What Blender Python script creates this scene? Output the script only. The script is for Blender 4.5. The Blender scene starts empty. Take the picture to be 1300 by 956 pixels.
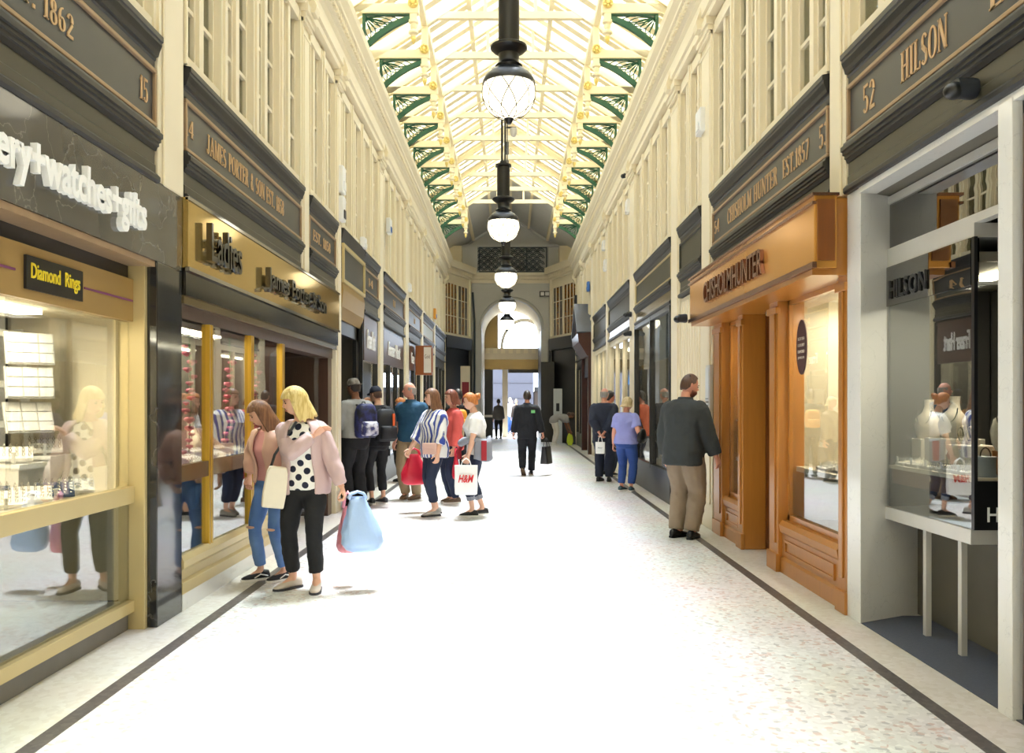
import bpy, bmesh, math, random
from mathutils import Vector, Matrix
random.seed(7)
SC = bpy.context.scene
COL = SC.collection
R = math.radians
F = 1083.0            # focal length in pixels of the 1300 px wide frame
VX, VY, EYE = 648.0, 512.0, 1.5

# ---------------------------------------------------------------- camera
cam = bpy.data.cameras.new('camera'); camo = bpy.data.objects.new('camera', cam); COL.objects.link(camo)
cam.sensor_width = 36.0; cam.lens = 36.0 * F / 1300.0
cam.shift_x = (650 - VX) / 1300.0; cam.shift_y = (VY - 478) / 1300.0
cam.clip_start = 0.05; cam.clip_end = 300
camo.location = (0, 0, EYE); camo.rotation_euler = (R(90), 0, 0)
SC.camera = camo

# ---------------------------------------------------------------- sky, sun, exposure
W = bpy.data.worlds.new('sky'); SC.world = W; W.use_nodes = True
wn = W.node_tree.nodes; wn.clear()
wo = wn.new('ShaderNodeOutputWorld'); wb = wn.new('ShaderNodeBackground')
wb.inputs['Color'].default_value = (0.73, 0.85, 1.0, 1); wb.inputs['Strength'].default_value = 5.0
W.node_tree.links.new(wb.outputs[0], wo.inputs[0])
sl = bpy.data.lights.new('sun', 'SUN'); sl.energy = 20.0; sl.angle = R(12); sl.color = (0.93, 0.965, 1.0)
so = bpy.data.objects.new('sun', sl); COL.objects.link(so)
so.rotation_euler = Vector((-0.055, -0.26, -1.0)).to_track_quat('-Z', 'Y').to_euler()
VS = SC.view_settings
VS.view_transform = 'Standard'; VS.look = 'None'; VS.gamma = 1; VS.use_curve_mapping = False
VS.exposure = 0.68
SC.cycles.use_denoising = True
SC.cycles.max_bounces = 10; SC.cycles.diffuse_bounces = 5; SC.cycles.glossy_bounces = 4
SC.cycles.transparent_max_bounces = 16; SC.cycles.caustics_reflective = False; SC.cycles.caustics_refractive = False
SC.cycles.sample_clamp_indirect = 8.0

# ---------------------------------------------------------------- helpers
def lin(h):
    h = h.lstrip('#'); o = []
    for i in (0, 2, 4):
        c = int(h[i:i+2], 16) / 255.0
        o.append(c / 12.92 if c <= 0.04045 else ((c + 0.055) / 1.055) ** 2.4)
    return (*o, 1.0)

MATS = {}
def pmat(name, col, rough=0.5, metal=0.0, var=0.08, scale=6.0, bump=0.0, bscale=40.0, stretch=(1, 1, 1), emit=0.0, col2=None, coat=0.0, detail=4.0):
    """a principled material whose colour and relief come from noise nodes"""
    m = bpy.data.materials.new(name); m.use_nodes = True
    n, l = m.node_tree.nodes, m.node_tree.links
    b = n['Principled BSDF']; b.inputs['Roughness'].default_value = rough; b.inputs['Metallic'].default_value = metal
    if coat: b.inputs['Coat Weight'].default_value = coat; b.inputs['Coat Roughness'].default_value = 0.12
    tc = n.new('ShaderNodeTexCoord'); mp = n.new('ShaderNodeMapping'); mp.inputs['Scale'].default_value = stretch
    l.new(tc.outputs['Object'], mp.inputs['Vector'])
    no = n.new('ShaderNodeTexNoise'); no.inputs['Scale'].default_value = scale; no.inputs['Detail'].default_value = detail
    l.new(mp.outputs[0], no.inputs['Vector'])
    c = lin(col); mx = n.new('ShaderNodeMix'); mx.data_type = 'RGBA'
    if col2: c1, c2 = c, lin(col2)
    else: c1 = tuple(max(0, v * (1 - var)) for v in c[:3]) + (1,); c2 = tuple(min(1, v * (1 + var)) for v in c[:3]) + (1,)
    mx.inputs[6].default_value = c1; mx.inputs[7].default_value = c2
    if col2:
        rp = n.new('ShaderNodeValToRGB'); rp.color_ramp.elements[0].position = 0.42; rp.color_ramp.elements[1].position = 0.6
        l.new(no.outputs['Fac'], rp.inputs[0]); l.new(rp.outputs[0], mx.inputs[0])
    else: l.new(no.outputs['Fac'], mx.inputs[0])
    l.new(mx.outputs[2], b.inputs['Base Color'])
    if emit:
        l.new(mx.outputs[2], b.inputs['Emission Color']); b.inputs['Emission Strength'].default_value = emit
    if bump:
        nb = n.new('ShaderNodeTexNoise'); nb.inputs['Scale'].default_value = bscale; nb.inputs['Detail'].default_value = 3
        l.new(mp.outputs[0], nb.inputs['Vector'])
        bp = n.new('ShaderNodeBump'); bp.inputs['Strength'].default_value = bump; bp.inputs['Distance'].default_value = 0.01
        l.new(nb.outputs['Fac'], bp.inputs['Height']); l.new(bp.outputs[0], b.inputs['Normal'])
    MATS[name] = m
    return m

def glass_mat(name, tint='#f4f8f6', lo=0.04, rough=0.0):
    m = bpy.data.materials.new(name); m.use_nodes = True
    n, l = m.node_tree.nodes, m.node_tree.links; n.clear()
    o = n.new('ShaderNodeOutputMaterial'); t = n.new('ShaderNodeBsdfTransparent'); g = n.new('ShaderNodeBsdfGlossy')
    t.inputs[0].default_value = lin(tint); g.inputs['Roughness'].default_value = rough
    no = n.new('ShaderNodeTexNoise'); no.inputs['Scale'].default_value = 1.3
    bp = n.new('ShaderNodeBump'); bp.inputs['Strength'].default_value = 0.03; bp.inputs['Distance'].default_value = 0.05
    l.new(no.outputs['Fac'], bp.inputs['Height']); l.new(bp.outputs[0], g.inputs['Normal'])
    f = n.new('ShaderNodeLayerWeight'); f.inputs['Blend'].default_value = .5
    p = n.new('ShaderNodeMath'); p.operation = 'POWER'; p.inputs[1].default_value = 5.0; l.new(f.outputs['Facing'], p.inputs[0])
    a = n.new('ShaderNodeMath'); a.operation = 'MULTIPLY_ADD'; a.use_clamp = True; a.inputs[1].default_value = 1 - lo; a.inputs[2].default_value = lo
    l.new(p.outputs[0], a.inputs[0])
    mx = n.new('ShaderNodeMixShader'); l.new(a.outputs[0], mx.inputs[0]); l.new(t.outputs[0], mx.inputs[1]); l.new(g.outputs[0], mx.inputs[2])
    l.new(mx.outputs[0], o.inputs[0]); MATS[name] = m
    return m

ORG = {}
class MB:
    def __init__(s): s.v = []; s.f = []; s.c = []
    def add(s, vs, fs):
        k = len(s.v); s.c.append((len(vs), len(fs))); s.v += [tuple(p) for p in vs]; s.f += [tuple(i + k for i in q) for q in fs]; return s
    def merge(s, o): return s.add(o.v, o.f)
    def box(s, x0, x1, y0, y1, z0, z1, M=None):
        vs = [Vector((x, y, z)) for x in (x0, x1) for y in (y0, y1) for z in (z0, z1)]
        if M is not None: vs = [M @ p for p in vs]
        return s.add(vs, [(0, 1, 3, 2), (4, 6, 7, 5), (0, 4, 5, 1), (2, 3, 7, 6), (0, 2, 6, 4), (1, 5, 7, 3)])
    def obox(s, p, q, w, h, up=(0, 0, 1)):
        """a bar from p to q, w wide and h high"""
        p, q = Vector(p), Vector(q); d = (q - p).normalized(); u = Vector(up)
        if abs(d.dot(u)) > 0.98: u = Vector((1, 0, 0))
        a = d.cross(u).normalized(); b = a.cross(d).normalized(); vs = []
        for c in (p, q):
            for i, j in ((-1, -1), (1, -1), (1, 1), (-1, 1)): vs.append(c + a * (i * w / 2) + b * (j * h / 2))
        return s.add(vs, [(0, 1, 2, 3), (7, 6, 5, 4), (0, 4, 5, 1), (1, 5, 6, 2), (2, 6, 7, 3), (3, 7, 4, 0)])
    def prism(s, poly, fn, a, b):
        """polygon poly (2-D), fn(u, v, t) -> point, extruded from t=a to t=b"""
        n = len(poly)
        vs = [fn(u, v, a) for u, v in poly] + [fn(u, v, b) for u, v in poly]
        fs = [tuple(range(n)), tuple(range(2 * n - 1, n - 1, -1))] + [(i, i + n, (i + 1) % n + n, (i + 1) % n) for i in range(n)]
        return s.add(vs, fs)
    def loft(s, rings, caps=True, closed=True):
        k = len(s.v); n = len(rings[0])
        for r in rings: s.v += [tuple(p) for p in r]
        for i in range(len(rings) - 1):
            for j in range(n if closed else n - 1):
                a = k + i * n + j; b = k + i * n + (j + 1) % n
                s.f.append((a, b, b + n, a + n))
        if caps:
            s.f.append(tuple(k + j for j in range(n))[::-1]); s.f.append(tuple(k + (len(rings) - 1) * n + j for j in range(n)))
        return s
    def tube(s, pts, r, n=8, caps=True, sx=1.0, up=None):
        pts = [Vector(p) for p in pts]; rr = r if isinstance(r, (list, tuple)) else [r] * len(pts); rings = []; prev = None
        for i, p in enumerate(pts):
            d = (pts[min(i + 1, len(pts) - 1)] - pts[max(i - 1, 0)]).normalized()
            if prev is None:
                u = Vector(up) if up else (Vector((0, 0, 1)) if abs(d.z) < 0.9 else Vector((0, 1, 0)))
                a = d.cross(u).normalized()
            else: a = (prev - d * prev.dot(d)).normalized()
            prev = a; b = a.cross(d).normalized()
            rings.append([p + (a * math.cos(t) * sx + b * math.sin(t)) * rr[i] for t in [2 * math.pi * j / n for j in range(n)]])
        return s.loft(rings, caps)
    def ell(s, c, r, nu=12, nv=8, M=None):
        c = Vector(c); rx, ry, rz = r if isinstance(r, (tuple, list)) else (r, r, r); rings = []
        for i in range(1, nv):
            t = math.pi * i / nv - math.pi / 2
            ring = [Vector((rx * math.cos(t) * math.cos(2 * math.pi * j / nu), ry * math.cos(t) * math.sin(2 * math.pi * j / nu), rz * math.sin(t))) for j in range(nu)]
            rings.append(ring)
        k = len(s.v); lo, hi = Vector((0, 0, -rz)), Vector((0, 0, rz))
        T = (lambda p: c + (M @ p if M is not None else p))
        for ring in rings: s.v += [tuple(T(p)) for p in ring]
        s.v += [tuple(T(lo)), tuple(T(hi))]; L = k + (nv - 1) * nu
        for i in range(nv - 2):
            for j in range(nu):
                a = k + i * nu + j; b = k + i * nu + (j + 1) % nu; s.f.append((a, b, b + nu, a + nu))
        for j in range(nu):
            s.f.append((L, k + (j + 1) % nu, k + j)); m = k + (nv - 2) * nu; s.f.append((L + 1, m + j, m + (j + 1) % nu))
        return s
    def lathe(s, prof, c=(0, 0, 0), n=20, M=None):
        """prof: list of (radius, height) about the z axis"""
        c = Vector(c); rings = []
        for r, z in prof:
            ring = [Vector((max(r, 1e-4) * math.cos(2 * math.pi * j / n), max(r, 1e-4) * math.sin(2 * math.pi * j / n), z)) for j in range(n)]
            rings.append([c + (M @ p if M is not None else p) for p in ring])
        return s.loft(rings)
    def xf(s, M): s.v = [tuple(M @ Vector(p)) for p in s.v]; return s
    def mesh(s, name, smooth=False, off=(0, 0, 0)):
        me = bpy.data.meshes.new(name); o = Vector(off)
        me.from_pydata([tuple(Vector(p) - o) for p in s.v], [], s.f)
        bm = bmesh.new(); bm.from_mesh(me); bmesh.ops.recalc_face_normals(bm, faces=bm.faces); bm.to_mesh(me); bm.free()
        if smooth:
            me.polygons.foreach_set('use_smooth', [True] * len(me.polygons))
            if smooth != 2: me.set_sharp_from_angle(angle=R(smooth if smooth not in (True, 1) else 42))
        return me
    def obj(s, name, m, parent=None, smooth=False, bevel=0.0, local=False):
        """local: the vertices are already in the parent's frame"""
        off = (0, 0, 0) if (parent is None or local) else ORG.get(parent.name, (0, 0, 0))
        o = bpy.data.objects.new(name, s.mesh(name, smooth, off)); COL.objects.link(o)
        o.data.materials.append(MATS[m] if isinstance(m, str) else m)
        if parent is not None:
            o.parent = parent
        ORG[o.name] = off
        if bevel:
            b = o.modifiers.new('bevel', 'BEVEL'); b.width = bevel; b.segments = 2; b.limit_method = 'ANGLE'
        return o

    def objs(s, name, m, parent=None, **kw):
        """one object for each shape that was added"""
        i = j = 0
        for nv, nf in s.c:
            b = MB(); b.v = s.v[i:i + nv]; b.f = [tuple(q - i for q in f) for f in s.f[j:j + nf]]; o = b.obj(name, m, parent, **kw); i += nv; j += nf
        return o

def tag(o, label=None, cat=None, group=None, kind=None):
    if label: o['label'] = label
    if cat: o['category'] = cat
    if group: o['group'] = group
    if kind: o['kind'] = kind
    return o
def thing(name, label, cat, loc=(0, 0, 0), rotz=0.0, group=None, kind=None):
    o = bpy.data.objects.new(name, None); COL.objects.link(o); o.empty_display_size = 0.1
    o.location = loc; o.rotation_euler = (0, 0, rotz); ORG[o.name] = tuple(loc)
    return tag(o, label, cat, group, kind)
def struct(name, loc=(0, 0, 0), label=None):
    return thing(name, label, None, loc, 0, None, 'structure')
def dup(o, parent=None, loc=None, label=None, rotz=None):
    c = o.copy(); COL.objects.link(c)
    if parent is not None: c.parent = parent
    if loc is not None: c.location = loc
    if rotz is not None: c.rotation_euler = (0, 0, rotz)
    if label: c['label'] = label
    ORG[c.name] = tuple(loc) if loc is not None else ORG.get(o.name, (0, 0, 0))
    for ch in list(o.children): dup(ch, c)
    return c
def ypx(px, L): return F * L / abs(px - VX)
def zpx(py, Y): return EYE + (VY - py) * Y / F
def at(px, py, Y): return ((px - VX) * Y / F, Y, zpx(py, Y))

# ---------------------------------------------------------------- lettering
GL = {}
def _glyphs():
    T, t = 0.17, 0.065
    def ln(x0, y0, x1, y1, w):
        dx, dy = x1 - x0, y1 - y0; d = math.hypot(dx, dy); nx, ny = -dy / d * w / 2, dx / d * w / 2
        return [[(x0 + nx, y0 + ny), (x1 + nx, y1 + ny), (x1 - nx, y1 - ny), (x0 - nx, y0 - ny)]]
    def bar(x0, x1, y, h=t): return [[(x0, y - h / 2), (x1, y - h / 2), (x1, y + h / 2), (x0, y + h / 2)]]
    def stem(x, y0=0, y1=1, w=T, sr=3):
        o = [[(x - w / 2, y0), (x + w / 2, y0), (x + w / 2, y1), (x - w / 2, y1)]]
        if sr & 1: o += bar(x - w / 2 - .07, x + w / 2 + .07, y0 + .025, .05)
        if sr & 2: o += bar(x - w / 2 - .07, x + w / 2 + .07, y1 - .025, .05)
        return o
    def arc(cx, cy, rx, ry, a0, a1, T=T, t=t, n=14):
        o = []; P = []
        for i in range(n + 1):
            a = R(a0 + (a1 - a0) * i / n); w = t + (T - t) * abs(math.cos(a)) ** 1.5
            P.append(((cx + rx * math.cos(a), cy + ry * math.sin(a)), (cx + (rx - w) * math.cos(a), cy + (ry - max(t, w * .6)) * math.sin(a))))
        for i in range(n): o.append([P[i][0], P[i + 1][0], P[i + 1][1], P[i][1]])
        return o
    g = GL
    g['A'] = (.78, ln(.1, 0, .4, 1, t) + ln(.38, 1, .66, 0, T) + bar(.2, .56, .33) + bar(0, .22, .025, .05) + bar(.52, .8, .025, .05))
    g['B'] = (.68, stem(.15) + arc(.33, .75, .27, .25, -90, 90) + arc(.33, .27, .31, .27, -90, 90) + bar(.15, .35, .97) + bar(.15, .35, .5) + bar(.15, .35, .03))
    g['C'] = (.68, arc(.38, .5, .36, .5, 50, 310) + stem(.64, .66, .95, .05, 0))
    g['D'] = (.74, stem(.15) + arc(.33, .5, .38, .5, -90, 90) + bar(.15, .35, .97) + bar(.15, .35, .03))
    g['E'] = (.62, stem(.15) + bar(.15, .58, .97) + bar(.15, .46, .5) + bar(.15, .6, .03) + stem(.57, .8, 1, .05, 0) + stem(.59, 0, .22, .05, 0) + stem(.46, .4, .6, .05, 0))
    g['H'] = (.8, stem(.15) + stem(.62) + bar(.15, .62, .5))
    g['I'] = (.34, stem(.16)); g['.'] = (.26, ln(.04, .07, .2, .07, .15))
    g['J'] = (.5, stem(.34, .2, 1, T, 2) + arc(.2, .22, .22, .22, 180, 360))
    g['L'] = (.58, stem(.15) + bar(.15, .55, .03) + stem(.54, 0, .24, .05, 0))
    g['M'] = (.92, stem(.12, w=t) + ln(.14, 1, .46, .05, T) + ln(.46, .05, .75, 1, t) + stem(.78))
    g['N'] = (.8, stem(.12, w=t) + ln(.14, .97, .66, .03, T) + stem(.68, w=t))
    g['O'] = (.74, arc(.37, .5, .36, .5, 0, 360, n=26))
    g['P'] = (.62, stem(.15) + arc(.31, .72, .29, .28, -90, 90) + bar(.15, .33, .97) + bar(.15, .33, .47))
    g['R'] = (.7, stem(.15) + arc(.31, .74, .27, .26, -90, 90) + bar(.15, .33, .97) + bar(.15, .33, .5) + ln(.36, .5, .6, 0, T * .9) + bar(.5, .72, .025, .05))
    g['S'] = (.58, arc(.29, .74, .25, .26, 30, 230) + arc(.29, .26, .26, .26, -150, 60) + ln(.1, .63, .48, .37, T))
    g['T'] = (.66, stem(.33, sr=1) + bar(.03, .63, .97) + stem(.05, .78, 1, .05, 0) + stem(.61, .78, 1, .05, 0))
    g['U'] = (.76, stem(.15, .28, 1, T, 2) + stem(.62, .28, 1, t, 2) + arc(.36, .28, .29, .28, 180, 360))
    g['&'] = (.74, arc(.32, .77, .18, .23, 0, 360, t=.05) + arc(.3, .27, .26, .27, 60, 360) + ln(.2, .66, .66, 0, .12))
    g['1'] = (.4, stem(.22, sr=1) + ln(.06, .8, .22, .97, t))
    g['2'] = (.58, arc(.28, .73, .25, .27, -20, 170) + ln(.46, .6, .08, .08, .12) + bar(.04, .52, .06, .12))
    g['3'] = (.56, arc(.26, .76, .22, .24, -80, 150) + arc(.26, .27, .26, .27, -150, 85))
    g['4'] = (.6, stem(.42, sr=1) + ln(.4, .98, .04, .32, t) + bar(.03, .58, .3))
    g['5'] = (.56, arc(.26, .31, .27, .31, -150, 110) + stem(.1, .5, 1, t, 0) + bar(.08, .5, .95, .1))
    g['6'] = (.6, arc(.3, .3, .27, .3, 0, 360) + arc(.42, .5, .4, .5, 95, 190))
    g['7'] = (.54, bar(.04, .52, .94, .1) + ln(.49, .92, .2, 0, .13))
    g['8'] = (.58, arc(.29, .76, .22, .24, 0, 360, n=18) + arc(.29, .27, .27, .28, 0, 360, n=18))
    g['0'] = (.6, arc(.3, .5, .28, .5, 0, 360, n=22)); g['9'] = (.6, arc(.3, .7, .27, .3, 0, 360) + arc(.18, .5, .4, .5, -85, 10))
    g[' '] = (.4, [])
_glyphs()
def serif(name, txt, m, parent, o, u, v, w, h, depth=0.006):
    """raised serif capitals, one object a letter: o = lower left corner, u, v = reading and up directions, w x h = overall size"""
    o, u, v = Vector(o), Vector(u).normalized(), Vector(v).normalized(); n = u.cross(v); x = 0
    sx = w / sum(GL[c][0] + .07 for c in txt)
    for ch in txt:
        a, pl = GL[ch]; b = MB()
        for p in pl: b.prism([(px + x, py) for px, py in p], lambda a, c, d: o + u * (a * sx) + v * (c * h) + n * d, 0.0, depth)
        if pl: b.obj('letter', m, parent)
        x += a + .07
def sans(name, txt, m, parent, o, u, v, w, h, depth=0.01, bold=0.0, shear=0.0, split=False):
    """raised plain letters fitted to w x h (h = full height of the text box)"""
    c = bpy.data.curves.new('t', 'FONT'); c.body = txt; c.extrude = 0.5; c.offset = bold; c.resolution_u = 3; c.shear = shear
    ob = bpy.data.objects.new('t', c); COL.objects.link(ob)
    me = bpy.data.meshes.new_from_object(ob.evaluated_get(bpy.context.evaluated_depsgraph_get()))
    bpy.data.objects.remove(ob); bpy.data.curves.remove(c)
    xs = [p.co.x for p in me.vertices]; ys = [p.co.y for p in me.vertices]
    x0, x1, y0, y1 = min(xs), max(xs), min(ys), max(ys)
    o, u, v = Vector(o), Vector(u).normalized(), Vector(v).normalized(); n = u.cross(v)
    vs = [o + u * ((p.co.x - x0) / (x1 - x0) * w) + v * ((p.co.y - y0) / (y1 - y0) * h) + n * ((p.co.z + .5) * depth) for p in me.vertices]
    fs = [tuple(q.vertices) for q in me.polygons]; bpy.data.meshes.remove(me)
    if not split:
        return tag(MB().add(vs, fs).obj(name, m, parent), kind='stuff')
    pa = list(range(len(vs)))
    def fd(i):
        while pa[i] != i: pa[i] = pa[pa[i]]; i = pa[i]
        return i
    pos = {}
    for i in range(len(vs)):          # the font's caps and sides share places, not vertices
        k = (round(xs[i], 4), round(ys[i], 4))
        if k in pos: pa[fd(i)] = fd(pos[k])
        else: pos[k] = i
    for q in fs:
        for i in q[1:]: pa[fd(i)] = fd(q[0])
    isl = {}
    for i in range(len(vs)): isl.setdefault(fd(i), []).append(i)
    cl = sorted(([min(xs[i] for i in g), max(xs[i] for i in g), set(g)] for g in isl.values()), key=lambda e: e[0]); out = []
    for e in cl:
        if out and e[0] < out[-1][1] - .5 * min(e[1] - e[0], out[-1][1] - out[-1][0]): out[-1][1] = max(out[-1][1], e[1]); out[-1][2] |= e[2]
        else: out.append(e)
    for e in out:
        ids = sorted(e[2]); mp = {i: k for k, i in enumerate(ids)}
        MB().add([vs[i] for i in ids], [tuple(mp[i] for i in q) for q in fs if q[0] in e[2]]).obj('letter', m, parent)
# ---------------------------------------------------------------- materials
pmat('cream', '#e8dcc0', .45, var=.05, scale=2.0, bump=.05, bscale=25)
pmat('cream_roof', '#eddfbd', .5, var=.04, scale=2.0)
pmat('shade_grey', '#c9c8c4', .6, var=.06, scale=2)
pmat('black_gloss', '#121214', .3, var=.2, scale=3)
pmat('gilt', '#e3cb7c', .35, metal=.35, var=.08)
pmat('black_paint', '#262627', .42, var=.25, scale=3, bump=.08, bscale=18)
pmat('panel_grey', '#3b3d40', .35, var=.22, scale=2.2, stretch=(1, 1, 2))
pmat('olive_frieze', '#423f34', .4, var=.2, scale=3)
pmat('bronze_trim', '#a58a6c', .4, metal=.3, var=.15, scale=10)
pmat('sign_gilt', '#c7a479', .45, var=.12, scale=12)
pmat('gold', '#c9a03c', .3, metal=.75, var=.1, scale=3)
pmat('gold_paint', '#c9b684', .38, metal=.2, var=.07, scale=2)
pmat('gold_header', '#ab8c55', .36, metal=.3, var=.07, scale=2)
pmat('gold_panel', '#d3b46c', .09, metal=.85, var=.1, scale=3.0, stretch=(1, 1, .15))
pmat('bronze_panel', '#8a7752', .2, metal=.7, var=.2, scale=3)
pmat('chrome', '#b9b9bb', .08, metal=1, var=.05)
pmat('dark_chrome', '#55565a', .12, metal=1, var=.1)
pmat('white_paint', '#efeee9', .4, var=.03)
pmat('white_letter', '#f6f6f4', .35, var=.02)
pmat('purple_line', '#7a3b66', .4)
pmat('sign_black', '#1c1c1d', .3, var=.1)
pmat('sign_yellow', '#e8cf2e', .45)
pmat('red_letter', '#d3232a', .5)
pmat('tan_stone', '#d9cdb6', .5, var=.12, scale=1.6, bump=.05)
pmat('grey_stone', '#7a7672', .5, var=.15)
pmat('carpet_blue', '#50545f', .95, var=.2, scale=60, bump=.3, bscale=200)
pmat('oak', '#b0742f', .32, var=.16, scale=5, stretch=(6, 6, .5), coat=.3)
pmat('oak_dark', '#7c471c', .35, var=.2, scale=5, stretch=(6, 6, .5), coat=.3)
pmat('copper_sign', '#d99c4c', .2, metal=.55, var=.06, scale=1.5)
pmat('copper_letter', '#8d6550', .25, metal=.8, var=.1)
pmat('brown_wood', '#4c352a', .35, var=.2, scale=5, stretch=(6, 6, .5), coat=.2)
pmat('red_wood', '#401c16', .4, var=.2, scale=4, coat=.2)
pmat('lead', '#58595d', .5, var=.12)
pmat('charcoal', '#1f2022', .3, var=.2)
pmat('steel', '#cfcdc8', .35, metal=.2, var=.06)
pmat('inside_cream', '#e8dcc0', .7, var=.05)
pmat('inside_grey', '#6e6a60', .8, var=.1)
pmat('inside_dark', '#34322f', .8, var=.15)
pmat('upper_room', '#b3ab90', .9, var=.1)
pmat('table_cream', '#e9e0cc', .6, var=.05)
pmat('brown_board', '#71503a', .5, var=.12)
pmat('green_iron', '#235640', .4, var=.1)
pmat('globe', '#fff6dd', .4, emit=1.6, var=.01)
pmat('lamp_glow', '#fff1d0', .4, emit=14.0, var=.01)
pmat('cage', '#5a4c1c', .4, metal=.6)
pmat('iron_black', '#16171a', .28, var=.2)
pmat('plastic_white', '#e9e9e8', .4, var=.03)
pmat('plastic_blue', '#3767b0', .4); pmat('plastic_orange', '#eaa23a', .4); pmat('plastic_dark', '#2a2d33', .35)
pmat('teal_iron', '#35424c', .45, var=.15)
pmat('stain_amber', '#94601c', .25, col2='#4a3018', scale=14)
pmat('stain_dark', '#4a4740', .3, col2='#2c2a28', scale=12)
pmat('street_grey', '#57565f', .8, var=.06, scale=4, bump=.1, bscale=6)  # stone darkened: the narrow street's shade is put into this colour
pmat('street_pave', '#6a6660', .8, var=.1); pmat('shop_brown', '#3a2c22', .7, var=.25, scale=3)  # street_pave is darkened too, carrying the street's shade in its colour
pmat('sky_blue_sign', '#3a86c0', .4); pmat('sign_board', '#e4ddd2', .5); pmat('orange_wood', '#9a5428', .4, var=.15, stretch=(6, 6, .5))
pmat('poster_red', '#8c2030', .5); pmat('fraser', '#57423c', .3, var=.1)
pmat('rose', '#ec8fa0', .7, col2='#d85a78', scale=20); pmat('leaf', '#4f7a45', .6)
pmat('pad_white', '#eceae4', .6); pmat('pad_navy', '#2f4468', .6); pmat('jewel', '#d9d2c0', .12, metal=1)
pmat('bust_cream', '#e9dcc6', .55, bump=.1, bscale=80); pmat('wood_block', '#b5763c', .5, var=.15, stretch=(5, 5, .6))
pmat('oval_plum', '#4a3238', .5); pmat('frosted', '#cfd3d6', .6, var=.05)
glass_mat('shop_glass', '#f4f7f6', .27)
glass_mat('dark_glass', '#e2e4dc', .08)
glass_mat('roof_glass', '#eef3f6', .02)
glass_mat('mirror_glass', '#55504a', .4)

def frosted(name, col):
    m = bpy.data.materials.new(name); m.use_nodes = True; n, l = m.node_tree.nodes, m.node_tree.links; n.clear()
    o = n.new('ShaderNodeOutputMaterial'); t = n.new('ShaderNodeBsdfTranslucent'); d = n.new('ShaderNodeBsdfDiffuse'); x = n.new('ShaderNodeBsdfTransparent'); no = n.new('ShaderNodeTexNoise'); no.inputs['Scale'].default_value = 6
    mc = n.new('ShaderNodeMix'); mc.data_type = 'RGBA'; mc.inputs[6].default_value = lin(col); mc.inputs[7].default_value = lin('#f4ecd6'); l.new(no.outputs['Fac'], mc.inputs[0])
    l.new(mc.outputs[2], t.inputs[0]); l.new(mc.outputs[2], d.inputs[0]); x.inputs[0].default_value = (.9, .93, .95, 1)
    a = n.new('ShaderNodeMixShader'); a.inputs[0].default_value = .35; l.new(t.outputs[0], a.inputs[1]); l.new(d.outputs[0], a.inputs[2])
    b = n.new('ShaderNodeMixShader'); b.inputs[0].default_value = .45; l.new(a.outputs[0], b.inputs[1]); l.new(x.outputs[0], b.inputs[2]); l.new(b.outputs[0], o.inputs[0]); MATS[name] = m
frosted('frosted_pane', '#eadfc4')
def marble_dark(name, base, vein, coat, var=.3, vs=1.1):
    m = pmat(name, base, .07, var=var, scale=1.4, stretch=(1, 1, .35), coat=coat)
    n, l = m.node_tree.nodes, m.node_tree.links; b = n['Principled BSDF']
    v = n.new('ShaderNodeTexVoronoi'); v.feature = 'DISTANCE_TO_EDGE'; v.inputs['Scale'].default_value = vs
    no = n.new('ShaderNodeTexNoise'); no.inputs['Scale'].default_value = 3; no.inputs['Detail'].default_value = 6
    tc = n.new('ShaderNodeTexCoord'); ad = n.new('ShaderNodeMixRGB'); ad.blend_type = 'ADD'; ad.inputs[0].default_value = 1.6
    l.new(tc.outputs['Object'], no.inputs['Vector']); l.new(tc.outputs['Object'], ad.inputs[1]); l.new(no.outputs['Color'], ad.inputs[2]); l.new(ad.outputs[0], v.inputs['Vector'])
    rp = n.new('ShaderNodeValToRGB'); rp.color_ramp.elements[0].color = (.3, .3, .3, 1); rp.color_ramp.elements[1].position = .008; rp.color_ramp.elements[1].color = (0, 0, 0, 1)
    l.new(v.outputs['Distance'], rp.inputs[0])
    mx = n.new('ShaderNodeMix'); mx.data_type = 'RGBA'; src = b.inputs['Base Color'].links[0].from_socket
    l.new(src, mx.inputs[6]); mx.inputs[7].default_value = lin(vein); l.new(rp.outputs[0], mx.inputs[0]); l.new(mx.outputs[2], b.inputs['Base Color'])
marble_dark('dark_marble', '#4a4844', '#b8b4aa', .4)
marble_dark('pale_marble', '#dfdfdd', '#9fa1a3', .1, .06, 2.6)
marble_dark('black_marble', '#232426', '#8a8a86', .5)

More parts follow.
